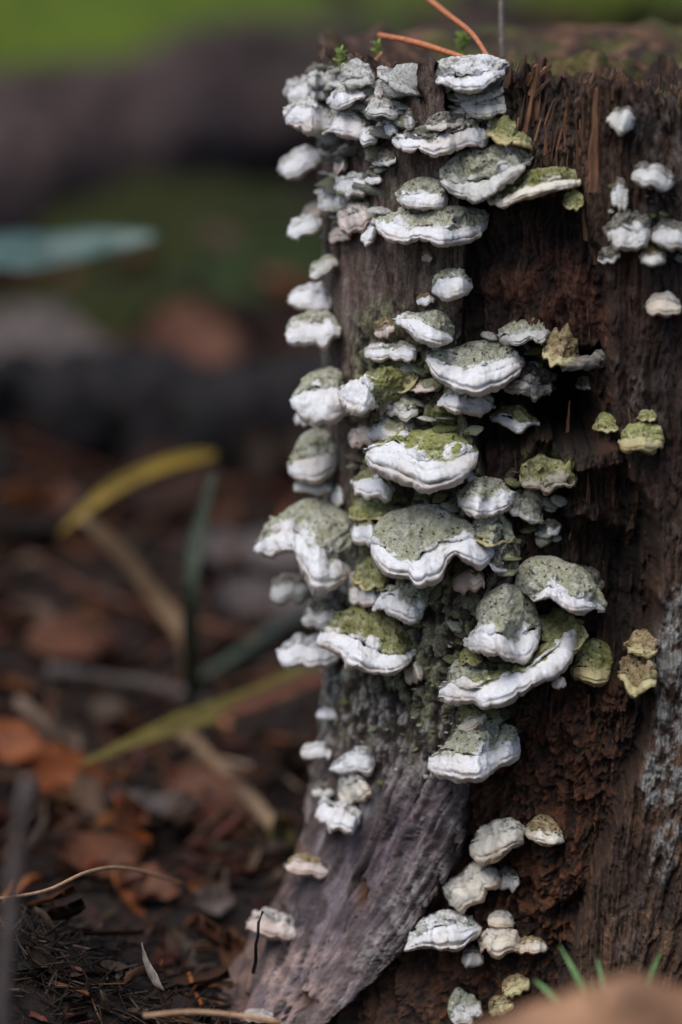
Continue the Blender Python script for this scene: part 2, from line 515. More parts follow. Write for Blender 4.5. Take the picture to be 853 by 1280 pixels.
# crusty algae film behind the column of brackets
colm = inpoly([(440, 385), (560, 380), (590, 480), (640, 620), (650, 860), (560, 900), (430, 850), (440, 600)], hu, hv, 14) * bark_m
C = mixc(C, S(120, 120, 92), colm * sst(-0.15, 0.35, crust) * 0.75)
C = mixc(C, S(30, 26, 22), colm * sst(-0.05, -0.4, crust) * 0.8)
# rotten heartwood
cc = np.zeros_like(C) + S(58, 40, 30)
cc = mixc(cc, S(92, 64, 46), sst(0.0, 0.8, fib + 0.4 * strip_v) * 0.85)
cc = mixc(cc, S(150, 112, 82), core_only * sst(0.55, 0.95, fib + 0.5 * strip_v) * 0.35)
cc = mixc(cc, S(34, 24, 19), sst(0.0, 0.7, -fib_b + 0.3 * lump) * 0.75)
cc = mixc(cc, S(96, 62, 44), sst(0.35, 0.8, lump + 0.3 * crumb) * 0.5)
cc = mixc(cc, S(104, 64, 40), m_rot * sst(-0.5, 0.5, crumb + lump) * 0.75)
cc = mixc(cc, S(138, 82, 42), m_rot * sst(0.2, 0.7, crumb - 0.2 * lump) * 0.6)
cc = mixc(cc, S(128, 78, 46), m_clump * sst(-0.3, 0.5, crumb) * 0.7)
cc = mixc(cc, S(82, 70, 62), m_face * 0.5)
cc = mixc(cc, S(116, 84, 60), m_face * sst(0.1, 0.6, fib) * 0.6)
cc = mixc(cc, S(118, 72, 54), m_mid * sst(-0.4, 0.4, lump) * 0.75)
cc = mixc(cc, S(112, 70, 46), m_under * sst(-0.3, 0.4, crumb) * 0.6)
cc = mixc(cc, S(24, 18, 16), np.clip(m_hole + m_cavA * 0.35 + m_cavB2 * 0.6, 0, 1) * 0.8)         # shade of the hole and deep cavities painted nearly black into the rot
cc = mixc(cc, S(150, 84, 30), inpoly(ell(762, 505, 16, 12), wu, wv, 7) * sst(0.0, 0.4, crumb))
cc = mixc(cc, S(104, 104, 52), np.clip(inpoly(ell(690, 590, 40, 14), wu, wv, 8) + inpoly(ell(560, 510, 14, 40), wu, wv, 8), 0, 1) * sst(-0.1, 0.4, crust) * 0.8)
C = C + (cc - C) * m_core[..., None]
C = mixc(C, S(98, 104, 50), bark_m * np.clip(inpoly(ell(556, 500, 20, 45), wu, wv, 9) + inpoly(ell(480, 632, 50, 18), wu, wv, 9), 0, 1) * sst(-0.4, 0.3, crust) * 0.85)
# brown outer shell at the camera's right
sl = np.zeros_like(C) + S(84, 64, 52)
sl = mixc(sl, S(118, 88, 68), sst(0.0, 0.7, fib + 0.5 * strip_v) * 0.8)
sl = mixc(sl, S(56, 38, 30), sst(0.1, 0.8, fib_b - 0.3 * strip_v) * 0.75)
sl = mixc(sl, S(86, 74, 70), sst(780, 830, wu) * sst(-0.2, 0.4, lump + fib_b) * sst(640, 500, Vp) * 0.8)
sl = mixc(sl, S(62, 44, 40), sst(330, 420, wv) * sst(680, 560, wv) * 0.7)
sl = mixc(sl, S(122, 92, 68), sst(900, 1000, wv) * sst(-0.2, 0.4, fib) * 0.6)
sl = mixc(sl, S(116, 104, 98), sst(745, 800, wu) * sst(0.05, 0.5, fbm(X * 90, Y * 90, Z * 60, o=4, seed=91)) * sst(-0.3, 0.3, crust) * 0.7)
sl = mixc(sl, S(44, 32, 28), sst(0.1, 0.6, fbm(X * 120, Y * 120, Z * 50, o=4, seed=92)) * 0.55)
lz = inpoly([(836, 735), (830, 820), (822, 900), (808, 960), (806, 1012), (832, 1020), (870, 1000), (880, 735)], wu + 5 * crust, wv, 6)
lz2 = inpoly([(826, 1030), (812, 1105), (835, 1112), (860, 1040)], wu + 6 * crust, wv, 6)
sl = mixc(sl, S(160, 158, 154), np.clip(lz + 0.7 * lz2, 0, 1) * sst(-0.35, 0.15, crust))
sl = mixc(sl, S(120, 112, 106), sst(770, 800, wu) * sst(360, 250, wv) * sst(0.1, 0.4, crust) * 0.5)
C = C + (sl - C) * m_slab[..., None]
PS[..., :2] += (np.clip(lz + 0.6 * lz2, 0, 1) * (0.9 + 0.9 * crust) * 0.001)[..., None] * np.stack([-np.sin(T2), -np.cos(T2)], -1)
C = C * (1 + m_root[..., None] * np.array([0.08, 0.08, 0.16]))
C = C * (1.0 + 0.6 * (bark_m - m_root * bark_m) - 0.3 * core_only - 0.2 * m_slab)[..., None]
C = np.clip(C * 0.9 * (1 + 0.16 * crumb[..., None]), 0.004, 0.85)

# -------- depth of the stump as the photograph frames it (for seating the fungi on it)
zb = np.full((640, 427), np.inf)
pu, pv, pd = proj(PS.reshape(-1, 3))
ok = (pu > 0) & (pu < 853) & (pv > 0) & (pv < 1280)
np.minimum.at(zb, ((pv[ok] / 2).astype(int), (pu[ok] / 2).astype(int).clip(0, 426)), pd[ok])
zp = np.pad(zb, 1, constant_values=np.inf)
zb = np.min([zp[i:i + 640, j:j + 427] for i in range(3) for j in range(3)], axis=0)
def zat(x, y):
    return zb[np.clip((np.asarray(y) / 2).astype(int), 0, 639), np.clip((np.asarray(x) / 2).astype(int), 0, 426)]

# -------- meshes: bark, root, rotten heartwood, outer shell, broken top
M_bark = mat_wood_vc('weathered_bark', 0.8, 0.3)
M_root = mat_wood_vc('weathered_root', 0.62, 0.35, (1, 1, 0.07), 0.0006, R_(38), 0.6)
M_rot = mat_wood_vc('rotten_heartwood', 0.62, 0.4)
M_shell = mat_wood_vc('brown_shell_wood', 0.75, 0.3)
stump = obj('tree_stump', None, label='broken rotting tree stump with hollow brown heartwood and grey flaring root', cat='tree stump', loc=(AX, AY, 0))
base_off = np.array([AX, AY, 0])
Fg = gridF(NZ, NTH, True)[:, ::-1]
fm = np.argmax(np.stack([(1 - m_core) * (1 - m_root), (1 - m_core) * m_root, m_core * (1 - m_slab), m_slab * m_core], 0), 0).ravel()
fcls = fm[Fg[:, 0]]
Vs = PS.reshape(-1, 3) - base_off
Cs = C.reshape(-1, 3)
for cid, (nm, mt, lb) in enumerate((('bark', M_bark, 'grey brown weathered bark'), ('root', M_root, 'mauve grey root flaring to the ground'),
                                     ('heartwood', M_rot, 'dark rotten heartwood with a black hole'), ('outer_shell', M_shell, 'brown fibrous outer shell wood'))):
    v, f, a = compact(Vs, Fg[fcls == cid], {'Col': Cs})
    o = obj(nm, mesh_np(nm, v, f, mt, True, a), stump); o['label'] = lb

# broken top face
NR = 60
q = np.linspace(0, 1, NR)[:, None]
rimP = PS[-1]
ctr = np.array([AX, AY + lean_y(ZTOP), ZTOP - 0.008])
TX = rimP[None, :, 0] * (1 - q) + ctr[0] * q; TY = rimP[None, :, 1] * (1 - q) + ctr[1] * q
ang = np.broadcast_to(TH[None], TX.shape)
tz = rimP[None, :, 2] * (1 - sst(0, 0.12, q)) + (ZTOP - 0.006) * sst(0, 0.12, q)
tz = tz + sst(0, 0.1, q) * (0.006 * fbm(TX * 110, TY * 110, o=5, seed=81, g=0.6) + 0.0012 * fbm(TX * 700, TY * 700, o=3, seed=83))
TV = np.stack([TX, TY, tz], -1).reshape(-1, 3) - base_off
tn = fbm(TX * 240, TY * 240, o=4, seed=85)
tc = np.zeros(TX.shape + (3,)) + S(70, 52, 42)
tc = mixc(tc, S(124, 92, 72), sst(0.2, 0.6, tn)); tc = mixc(tc, S(50, 37, 32), sst(0.0, -0.5, tn) * 0.8)
tc = mixc(tc, S(96, 108, 44), sst(0.25, 0.6, fbm(TX * 60, TY * 60, o=3, seed=87)) * 0.4)
obj('broken_top', mesh_np('broken_top', TV, gridF(NR, NTH, True)[:, ::-1], M_shell, True, {'Col': tc.reshape(-1, 3)}), stump)

# splinters standing along the broken rim and lying in the fibre face: each a part of the stump
M_spl = [mat_plain('splinter_dark', S(46, 33, 27), S(92, 64, 48), 700, stretch=(1, 1, 0.15)),
         mat_plain('splinter_mid', S(70, 48, 36), S(132, 94, 68), 700, stretch=(1, 1, 0.15)),
         mat_plain('splinter_pale', S(110, 78, 56), S(176, 132, 96), 700, stretch=(1, 1, 0.15))]
def splinter_mesh(k, seed):
    r = np.random.default_rng(seed)
    n = 6
    ts = np.linspace(0, 1, n)
    bend = r.normal(0, 0.06, 2)
    V = []
    for i, t in enumerate(ts):
        w = (0.10 * (1 - 0.75 * t) + 0.012) * (0.8 + 0.4 * r.random()); d = w * (0.45 + 0.3 * r.random())
        cx, cy = bend[0] * t * t + r.normal(0, 0.008), bend[1] * t * t
        for a in range(5):
            ph = 2 * math.pi * a / 5 + 0.4
            V.append((cx + w * math.cos(ph) * (0.8 + 0.4 * r.random()), cy + d * math.sin(ph), t + (r.normal(0, 0.05) if i == n - 1 else 0)))
    V.append((bend[0], bend[1], 1.04)); V.append((0, 0, -0.02))
    F = []
    for i in range(n - 1):
        for a in range(5):
            b = (a + 1) % 5
            F.append((i * 5 + a, i * 5 + b, i * 5 + 5 + b, i * 5 + 5 + a))
    T_ = [((n - 1) * 5 + a, (n - 1) * 5 + (a + 1) % 5, n * 5) for a in range(5)] + [((a + 1) % 5, a, n * 5 + 1) for a in range(5)]
    me = bpy.data.meshes.new('splinter'); me.from_pydata(V, [], F + T_); me.materials.append(M_spl[k]); me.update()
    return me
SPL = [[splinter_mesh(k, 100 + k * 10 + i) for i in range(5)] for k in range(3)]
def splinter(pos, length, thick, lean_x, lean_y, kind):
    o = obj('splinter', SPL[kind][random.randrange(5)], stump)
    o.location = Vector(pos) - Vector(base_off)
    o.scale = (length * thick, length * thick, length)
    o.rotation_euler = (lean_y, lean_x, random.uniform(-0.5, 0.5))
rs = random.Random(5)
def surf(th_deg, zf):
    j = int(np.argmin(np.abs(th_d - R_(th_deg)))); i = int(np.clip(zf, 0, 1) * (NZ - 1))
    return PS[i, j]
for i in range(92):                                              # along the rim
    th = rs.uniform(-10, 33) if i < 72 else rs.uniform(33, 85)
    j = int(np.argmin(np.abs(th_d - R_(th))))
    p = PS[-1, j]
    inn = rs.uniform(-0.001, 0.012)
    p = p + inn * np.array([math.sin(R_(th)), math.cos(R_(th)), 0]) - np.array([0, 0, 0.005])
    L = rs.uniform(0.0045, 0.0085) * (1.0 if th < 33 else 0.75)
    splinter(p, L, rs.uniform(1.0, 2.0), rs.uniform(-0.1, 0.75), rs.uniform(-0.2, 0.35), rs.choice((0, 0, 0, 1, 1, 2)))
for i in range(46):                                              # fibres of the upper face and cavity walls
    x = rs.uniform(622, 728); y = rs.uniform(150, 250)
    d = zat(x, y)
    if not np.isfinite(d): continue
    p = at(x, y, np.array(d + 0.0008))
    splinter(p, rs.uniform(0.006, 0.013), rs.uniform(0.3, 0.7), rs.uniform(-0.1, 0.3), rs.uniform(-0.05, 0.1), rs.choice((0, 0, 0, 1, 1, 2)))
for i in range(44):
    x = rs.uniform(640, 800); y = rs.uniform(340, 1000)
    d = zat(x, y)
    if not np.isfinite(d): continue
    p = at(x, y, np.array(d + 0.0022))
    splinter(p, rs.uniform(0.004, 0.011), rs.uniform(0.4, 0.8), rs.uniform(-0.25, 0.25), rs.uniform(-0.05, 0.15), rs.choice((0, 0, 0, 1)))
for (x, y, L, lx, k, tk) in ((735, 300, .03, -.05, 1, .5), (742, 240, .026, 0, 1, .6), (745, 330, .02, -.2, 1, .5)):
    d = zat(x, y)
    if np.isfinite(d): splinter(at(x, y, np.array(d + 0.001)), L, tk, lx, 0.05, k)
# ------------------------------------------------------------------ bracket fungi
# look of the wood-side cap: pale, mid, algae colour, algae amount
CAPC = {
    'g': (S(230, 230, 222), S(190, 190, 174), S(176, 177, 132), 0.6),
    'o': (S(202, 201, 168), S(150, 149, 108), S(138, 140, 74), 0.75),
    'w': (S(234, 233, 230), S(198, 196, 191), S(184, 186, 164), 0.35),
    'v': (S(216, 215, 176), S(174, 174, 120), S(160, 164, 84), 0.75),
    'b': (S(210, 192, 162), S(158, 132, 102), S(156, 148, 96), 0.5),
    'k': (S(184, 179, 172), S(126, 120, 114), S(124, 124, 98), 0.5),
}
# look of the growing margin: fresh, lower edge, grey amount, speck amount
RIMC = {
    'W': (S(239, 240, 243), S(212, 194, 180), 0.32, 0.75),
    'G': (S(216, 216, 214), S(190, 178, 164), 0.5, 0.8),
    'P': (S(226, 212, 204), S(190, 156, 138), 0.3, 0.6),
    'C': (S(232, 226, 212), S(206, 176, 150), 0.3, 0.8),
    'Y': (S(200, 192, 148), S(170, 144, 100), 0.4, 0.9),
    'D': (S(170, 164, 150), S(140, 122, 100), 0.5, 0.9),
}
_fm = {}
def mat_fungus(ck, rk):
    if (ck, rk) in _fm: return _fm[ck, rk]
    pale, mid, green, gamt = CAPC[ck]; white, low, grey, speck = RIMC[rk]
    t = NT('bracket_' + ck + rk)
    zone = t.attr('zone'); fresh = t.attr('fresh'); edge = t.attr('edge')
    n0 = t.noise(75, 3, 0.5); n1 = t.noise(210, 5, 0.62); n2 = t.noise(720, 8, 0.76); n3 = t.noise(3000, 4, 0.65)
    # old surface
    c = t.ramp(n2, [(0.37, np.array(mid) * 0.42), (0.47, mid), (0.58, pale)])
    g = t.math('MULTIPLY', t.ramp(n1, [(0.36, 0.0), (0.62, 1.0)]), gamt)
    c = t.mix(g, c, green)
    zw = t.math('FRACT', t.math('ADD', t.math('MULTIPLY', zone, 4.0), t.math('MULTIPLY', n1, 1.5)))
    c = t.mix(t.math('MULTIPLY', t.ramp(zw, [(0.0, 0.0), (0.07, 1.0), (0.25, 0.0)]), 0.5), c, np.array(mid) * 0.45)
    c = t.mix(t.ramp(n3, [(0.36, 0.7), (0.5, 0.0)]), c, np.array(mid) * 0.4)
    sp = t.vor(560); sg = t.noise(260, 3)
    spm = t.math('MULTIPLY', t.ramp(sp, [(0.2, 1.0), (0.3, 0.0)]), t.ramp(sg, [(0.38, 0.0), (0.54, 1.0)]))
    c = t.mix(t.math('MULTIPLY', spm, 0.85), c, (0.022, 0.02, 0.017))
    # fresh surface
    w = t.mix(t.ramp(t.math('ADD', edge, t.math('MULTIPLY', t.math('SUBTRACT', n1, 0.5), 0.7)), [(0.6, 0.0), (0.98, 1.0)]), white, low)
    w = t.mix(t.math('MULTIPLY', t.ramp(n1, [(0.46, 0.0), (0.68, 1.0)]), grey), w, np.array(white) * (0.58, 0.58, 0.55))
    w = t.mix(t.math('MULTIPLY', t.ramp(n0, [(0.5, 0.0), (0.68, 1.0)]), 0.38), w, np.array(low) * (0.9, 0.85, 0.75))
    w = t.mix(t.math('MULTIPLY', t.ramp(n2, [(0.32, 1.0), (0.5, 0.0)]), 0.32), w, np.array(white) * 0.55)
    w = t.mix(t.math('MULTIPLY', t.math('MULTIPLY', t.ramp(sp, [(0.09, 1.0), (0.17, 0.0)]), t.ramp(sg, [(0.50, 0.0), (0.62, 1.0)])), speck), w, (0.03, 0.028, 0.025))
    fr = t.math('ADD', fresh, t.math('MULTIPLY', t.math('SUBTRACT', n2, 0.5), 1.5))
    col = t.mix(t.ramp(fr, [(0.35, 0.0), (0.65, 1.0)]), c, w)
    bs = t.math('SUBTRACT', 1.0, t.math('MULTIPLY', fresh, 0.3))
    n = t.n('ShaderNodeBump'); n.inputs['Distance'].default_value = 0.0012
    t.l(n2, n.inputs['Height']); t.l(bs, n.inputs['Strength'])
    nn = t.bump(n3, 0.00035, 0.8, n.outputs[0])
    t.b.inputs['Subsurface Weight'].default_value = 0.1
    t.b.inputs['Subsurface Radius'].default_value = (0.0016, 0.0013, 0.0011)
    t.b.inputs['Subsurface Scale'].default_value = 1.0
    t.b.inputs['Specular IOR Level'].default_value = 0.12
    _fm[ck, rk] = t.done(col, nn, 0.93)
    return _fm[ck, rk]

M_pore = mat_plain('pore_surface_tan', S(96, 80, 68), S(156, 134, 116), 2200, rough=0.95, spec=0.1, bumpd=0.0003)

FGROUP = 'bracket fungi on the stump'
fseed = [0]

def oval(x0, y0, x1, y1, cap=0.4, rot=0.0, seed=0, rough=0.05, peak=0.0):
    """outline of a small bracket that fills the box: back edge, cap edge and lower lip"""
    r = np.random.default_rng(seed + 900)
    s = np.linspace(0, 1, 11); w, h = x1 - x0, y1 - y0
    cx, cy = (x0 + x1) / 2, (y0 + y1) / 2
    x = -w / 2 * np.cos(math.pi * s)
    e = np.sin(math.pi * s) ** 0.75
    yt = 0.08 * h - 0.58 * h * e * (1 + rough * r.normal(0, 1, 11)) + peak * h * (s - 0.5) * e
    yb = 0.08 * h + 0.42 * h * np.sin(math.pi * s) ** 0.55 * (1 + 1.6 * rough * r.normal(0, 1, 11))
    xb = x * (1 + 0.02 * r.normal(0, 1, 11))
    ym = yt + (yb - yt) * cap * (1 + 0.25 * rough * r.normal(0, 1, 11))
    c_, s_ = math.cos(math.radians(rot)), math.sin(math.radians(rot))
    f = lambda X_, Y_: [(cx + a * c_ - b * s_, cy + a * s_ + b * c_) for a, b in zip(X_, Y_)]
    return f(x * 0.94, yt), f(x * 0.98, ym), f(xb, yb)

def fungus(label, shape, out=None, cap='g', rim='W', side=False, lumps=1.0, anchor=None, lobes=1.0, ridge=1.0, dz=0.0, drip=0.0):
    """shape: (x0,y0,x1,y1[,capfrac[,rot]]) or dict(t=,m=,b=) of outlines; out: how far it stands off the wood (mm)"""
    fseed[0] += 1; sd = fseed[0]
    r = np.random.default_rng(sd + 4000)
    if isinstance(shape, dict): t_, m_, b_ = shape['t'], shape['m'], shape['b']
    else:
        shape = list(shape)
        if side: shape[2] += 6
        t_, m_, b_ = oval(*shape[:4], *(shape[4:] or ()), seed=sd, rough=0.10)
    xs = [p[0] for p in list(t_) + list(b_)]; ys = [p[1] for p in list(t_) + list(b_)]
    wpx = max(xs) - min(xs); hpx = max(ys) - min(ys)
    ns = int(np.clip(wpx * 1.15, 32, 160))
    if out is None: out = np.clip(0.40 * wpx * 0.2168, 2.0, 16)
    T_, M_, B_ = spline(t_, ns), spline(m_, ns), spline(b_, ns)
    hM = np.linalg.norm(B_ - T_, axis=1).mean(); s = np.linspace(0, 1, ns)
    M_ = M_ + np.stack([0 * s, hM * np.sin(math.pi * s) ** 0.5 * (0.07 * fbm(s * wpx / 18, s * 0 + sd * 1.3, o=3, seed=sd + 71, g=0.6))], -1)
    # seat on the wood
    dT = zat(T_[:, 0], T_[:, 1])
    if anchor is not None: dA = float(zat(*anchor))
    else:
        fin = dT[np.isfinite(dT)]
        if len(fin) > ns * 0.3: dA = float(np.median(fin))
        else:
            cy = np.mean(ys); dA = np.inf; x = np.mean(xs)
            while not np.isfinite(dA) and x < 850: dA = float(zat(x, cy)); x += 2
            dA -= 0.002
    dA += dz * 0.001
    if side: d0 = np.full(ns, dA - 0.005)
    else:
        d0 = np.clip(np.where(np.isfinite(dT), dT, dA), dA - 0.005, dA + 0.005)
        k = max(3, ns // 5) | 1
        d0 = np.convolve(np.pad(d0, k // 2, mode='edge'), np.ones(k) / k, 'valid')
    s = np.linspace(0, 1, ns)
    sh = np.sin(math.pi * (0.03 + 0.94 * s)) ** 0.55
    ws = s + 0.05 * fbm(s * 4, s * 0 + sd, o=1, seed=sd + 2)
    nlob = max(2, wpx / (26 if lobes < 1.3 else 18))
    scal = np.abs(np.sin(math.pi * (ws * nlob + 0.37 * sd))) ** 0.6; scal = 0.75 + (scal - 0.75) * (0.35 + 0.9 * np.abs(fbm(ws * nlob * 0.5, ws * 0 + sd, o=1, seed=sd + 3)))                     # puffy scallops along the lip
    lob = 1 + lobes * 0.10 * fbm(s * max(3, wpx / 26), s * 0 + sd * 3.7, o=1, seed=sd) + 0.035 * lobes * (scal - 0.7)
    pr = out * 0.001 * sh * lob
    rows = []      # (px array (ns,2), depth (ns), part, zone)
    def add(P, o, part, z, push=0.0):
        if side: dep = d0 + pr * (0.5 - o) + push
        else: dep = d0 - pr * o + push
        rows.append((P, dep, part, z))
    terr = 0.036 * r.uniform(0.5, 1.5); twob = fbm(s * wpx / 30, s * 0 + sd, o=2, seed=sd + 44)      # growth terraces
    nC, nM, nU = 20, 24, 8
    add(T_ + [0, 1.0], -0.15 if not side else 0.05, 0, 0, 0.004 if not side else 0.0)
    for i in range(nC):
        v = i / (nC - 1)
        add(T_ + (M_ - T_) * v, 0.06 + 0.66 * v ** 0.8 + 0.05 * math.sin(math.pi * v) + terr * np.sin(2 * math.pi * (v * 2.6 + 0.25 * twob)) * math.sin(math.pi * v) ** 0.5, 0, v)
    add(M_ + [0, 0.8], 0.735, 0, 1.0)
    add(M_ + [0, 1.6], 0.70, 0, 1.0)
    add(M_ + [0, 1.6], 0.66, 0, 1.0)
    add(M_ + [0, 1.2], 0.64, 1, 0.0)
    bl = 1 + 0.02 * lobes * fbm(s * wpx / 16, s * 0 + sd, o=1, seed=sd + 9)
    rmod = np.clip(0.75 + 0.9 * fbm(s * wpx / 40, s * 0 + sd * 2.1, o=2, seed=sd + 33), 0.05, 1.5)
    hb = np.linalg.norm(B_ - M_, axis=1).mean()
    B_ = B_ + np.stack([0 * s, 0.085 * hb * min(lobes, 1.6) * (scal - 0.75)], -1)
    for i in range(nM):
        w = (i + 0.5) / (nM - 0.5)
        o = 0.68 + 0.34 * math.sin(math.pi / 2 * min(1, (w / 0.72))) ** 0.8
        o = o - ridge * rmod * (0.055 * math.exp(-((w - 0.72) / 0.05) ** 2) + 0.02 * math.exp(-((w - 0.36) / 0.06) ** 2))
        if w > 0.8: o = o - 0.22 * ((w - 0.8) / 0.2) ** 2
        P = M_ + (B_ - M_) * w
        if drip: P = P + np.stack([0 * s, drip * w * np.maximum(0, fbm(s * wpx / 15, s * 0 + 1, o=2, seed=sd + 30))], -1)
        add(P, o * bl, 1, w)
    endP = rows[-1][0]
    for i in range(nU):
        w = (i + 1) / nU
        P = endP + (T_ * 0.45 + M_ * 0.55 - endP) * (0.55 * w ** 1.3)
        o = 0.78 - 0.80 * w ** 0.8
        add(P, o, 2, w, 0.003 * w ** 3 if not side else 0)
    G = np.stack([at(P[:, 0], P[:, 1], dep) for P, dep, _, _ in rows], 0)       # rows x ns x 3
    part = np.array([q_[2] for q_ in rows]); zone = np.array([q_[3] for q_ in rows])
    # lumpy surface
    du = np.gradient(G, axis=1); dv = np.gradient(G, axis=0)
    N = np.cross(dv, du); N /= np.linalg.norm(N, axis=-1)[..., None] + 1e-12
    sz = wpx * 0.2168e-3
    X_, Y_, Z_ = G[..., 0], G[..., 1], G[..., 2]
    f0 = 1 / max(0.0026, sz * 0.17)
    am = (0.4 + 0.42 * lumps) * min(0.0013, sz * 0.065)
    fade = np.where(part == 0, 1.2, np.where(part == 1, 0.36, 0.35))
    fade[:8] *= np.array([0.1, 0.2, 0.35, 0.5, 0.65, 0.8, 0.9, 1.0])
    fade = fade[:, None]
    nz = fade * am * (fbm(X_ * f0 + sd, Y_ * f0, Z_ * f0, o=3, seed=sd + 50, g=0.55) + 0.35 * (1 - 2 * np.abs(fbm(X_ * f0 * 2.4, Y_ * f0 * 2.4, Z_ * f0 * 2.4 + sd, o=2, seed=sd + 53))))
    nz = nz + (0.6 + 0.4 * lumps) * fade * 0.0002 * fbm(X_ * 1100, Y_ * 1100, Z_ * 1100, o=3, seed=sd + 51)
    wob = np.stack([fbm(X_ * f0 * 0.8 + 7 * k_, Y_ * f0 * 0.8, Z_ * f0 * 0.8 + sd, o=2, seed=sd + 60 + k_) for k_ in range(3)], -1) * (0.8 * am * fade)[..., None]
    lip = np.isin(np.arange(len(rows)), np.where((part == 0) & (zone == 1.0))[0])
    nz[lip] = nz[lip].mean(0)
    G = G + N * nz[..., None] + wob
    # where the surface is fresh and white, where old and grown with algae
    S_ = np.broadcast_to(s[None], X_.shape)
    bl2 = 0.5 + 0.5 * fbm(S_ * wpx / 16, zone[:, None] * 1.5 + sd, o=3, seed=sd + 80)
    fresh = np.where((part == 0)[:, None], sst(0.62, 1.05, zone[:, None] + 0.55 * (bl2 - 0.62)) * 0.75, 1 - 0.75 * sst(0.22, 0.0, zone[:, None] + 0.35 * (bl2 - 0.35)))
    if cap in 'w': fresh = np.maximum(fresh, 0.25 + 0.5 * bl2)
    # close both ends with a rounded fold
    def fold(G, e, inner):
        c = G[:, e].mean(0); dirv = G[:, e].mean(0) - G[:, inner].mean(0); dirv = dirv / (np.linalg.norm(dirv) + 1e-9)
        ext = 0.35 * np.linalg.norm(G[:, e] - c, axis=1).mean()
        a = c + (G[:, e] - c) * 0.72 + dirv * ext * 0.7
        b = c + (G[:, e] - c) * 0.05 + dirv * ext
        return a, b
    a0, b0 = fold(G, 0, 3); a1, b1 = fold(G, -1, -4)
    G = np.concatenate([b0[:, None], a0[:, None], G, a1[:, None], b1[:, None]], 1)
    nr_, nc_ = G.shape[:2]
    base = np.array(at(np.mean([p[0] for p in t_]), np.mean([p[1] for p in t_]), np.array(dA)))
    e = obj('bracket_fungus', None, None, label, 'fungus', FGROUP, loc=tuple(base))
    F_ = gridF(nr_, nc_); rowid = F_[:, 0] // nc_
    zz_ = np.repeat(zone, nc_)
    fr_ = np.concatenate([fresh[:, :1], fresh[:, :1], fresh, fresh[:, -1:], fresh[:, -1:]], 1).ravel()
    V_ = G.reshape(-1, 3) - base
    for pid, (nm, mt) in enumerate((('cap', mat_fungus(cap, rim)), ('margin', mat_fungus(cap, rim)), ('pore_surface', M_pore))):
        idx = np.where(part == pid)[0]
        hi = idx[-1] if pid < 2 else idx[-1] - 1
        f = F_[(rowid >= idx[0] - (1 if pid == 2 else 0)) & (rowid <= (hi - 1 if pid == 0 else hi if pid == 2 else hi - 1))]
        v, f, a = compact(V_, f, {'zone': zz_, 'fresh': fr_, 'edge': np.repeat(np.where(part == 1, zone, 0.0), nc_)})
        obj(nm, mesh_np(nm, v, f, mt, True, a), e)
    return e

L_ = fungus
# --- top left crust
L_('broad white ledge lobe jutting out at the upper left corner of the stump', dict(t=[(358, 146), (366, 124), (385, 121), (402, 128), (417, 146)], m=[(357, 148), (368, 130), (390, 131), (405, 138), (418, 152)], b=[(358, 154), (373, 164), (392, 170), (408, 166), (420, 160)]), 12, 'w', 'W', lumps=1.5, dz=-9)
L_('smooth white ledge lobe just right of the corner ledge', dict(t=[(408, 162), (418, 146), (434, 140), (450, 146), (458, 158)], m=[(408, 164), (420, 149), (436, 144), (450, 150), (458, 161)], b=[(409, 164), (422, 170), (436, 174), (450, 175), (459, 168)]), 11, 'w', 'W', lumps=1.2, dz=-9)
L_('round white knob ending the corner ledge on its right', (450, 157, 472, 183, .15), 8, 'w', 'W', dz=-9)
L_('rough white lump above the corner ledge, at the outermost edge', (357, 94, 394, 131, .2, -20), 8, 'w', 'W', lumps=1.8, dz=-9)
L_('grey lump tucked beside the outermost white lump', (384, 88, 408, 110, .3), 5, 'w', 'G', lumps=1.8, dz=-9)
L_('small pale lump between the grey lump and the corner ledge', (388, 108, 411, 126, .2), 6, 'w', 'G', lumps=1.6, dz=-9)
L_('pale grey crust plate on the stump edge left of the moss sprigs', (399, 88, 434, 112, .55, -25), 5, 'w', 'G', lumps=2, dz=-9)
L_('upright grey crust lobe under the leftmost green moss sprig', (426, 73, 463, 110, .6, -25), 5, 'w', 'G', lumps=2, dz=-9)
L_('small pale nodule right of the upright crust lobe', (449, 86, 468, 108, .4, -30), 4, 'w', 'G', lumps=1.8, dz=-9)
L_('grey bracket with white lower lip in the middle of the top crust', dict(t=[(412, 122), (424, 109), (442, 105), (458, 110)], m=[(411, 128), (424, 116), (440, 116), (458, 117)], b=[(414, 134), (422, 140), (434, 134), (446, 127), (459, 120)]), 9, 'w', 'W', lumps=1.4, dz=-9)
L_('fan shaped pale crust with cracked lip at the end of the top crust', dict(t=[(458, 134), (468, 122), (484, 120), (498, 130)], m=[(457, 139), (468, 132), (484, 134), (499, 138)], b=[(458, 142), (467, 149), (478, 146), (490, 150), (499, 144)]), 8, 'w', 'G', lumps=1.6, dz=-9)
L_('pale lump on the rim above the fan shaped crust', (472, 84, 500, 103, .5, 15), 4, 'w', 'G', lumps=2, dz=-9)
L_('speckled crust nodule below the rim lump', (468, 104, 486, 122, .5), 4, 'w', 'G', lumps=2, dz=-9)
L_('short white shelf below the fan shaped crust', (470, 149, 498, 170, .3), 7, 'w', 'W')
L_('small grey ear shaped flap on the dark weathered wood', dict(t=[(502, 150), (507, 137), (514, 136), (518, 146)], m=[(502, 154), (508, 146), (514, 147), (519, 152)], b=[(503, 158), (509, 162), (515, 163), (519, 158)]), 5, 'k', 'G')
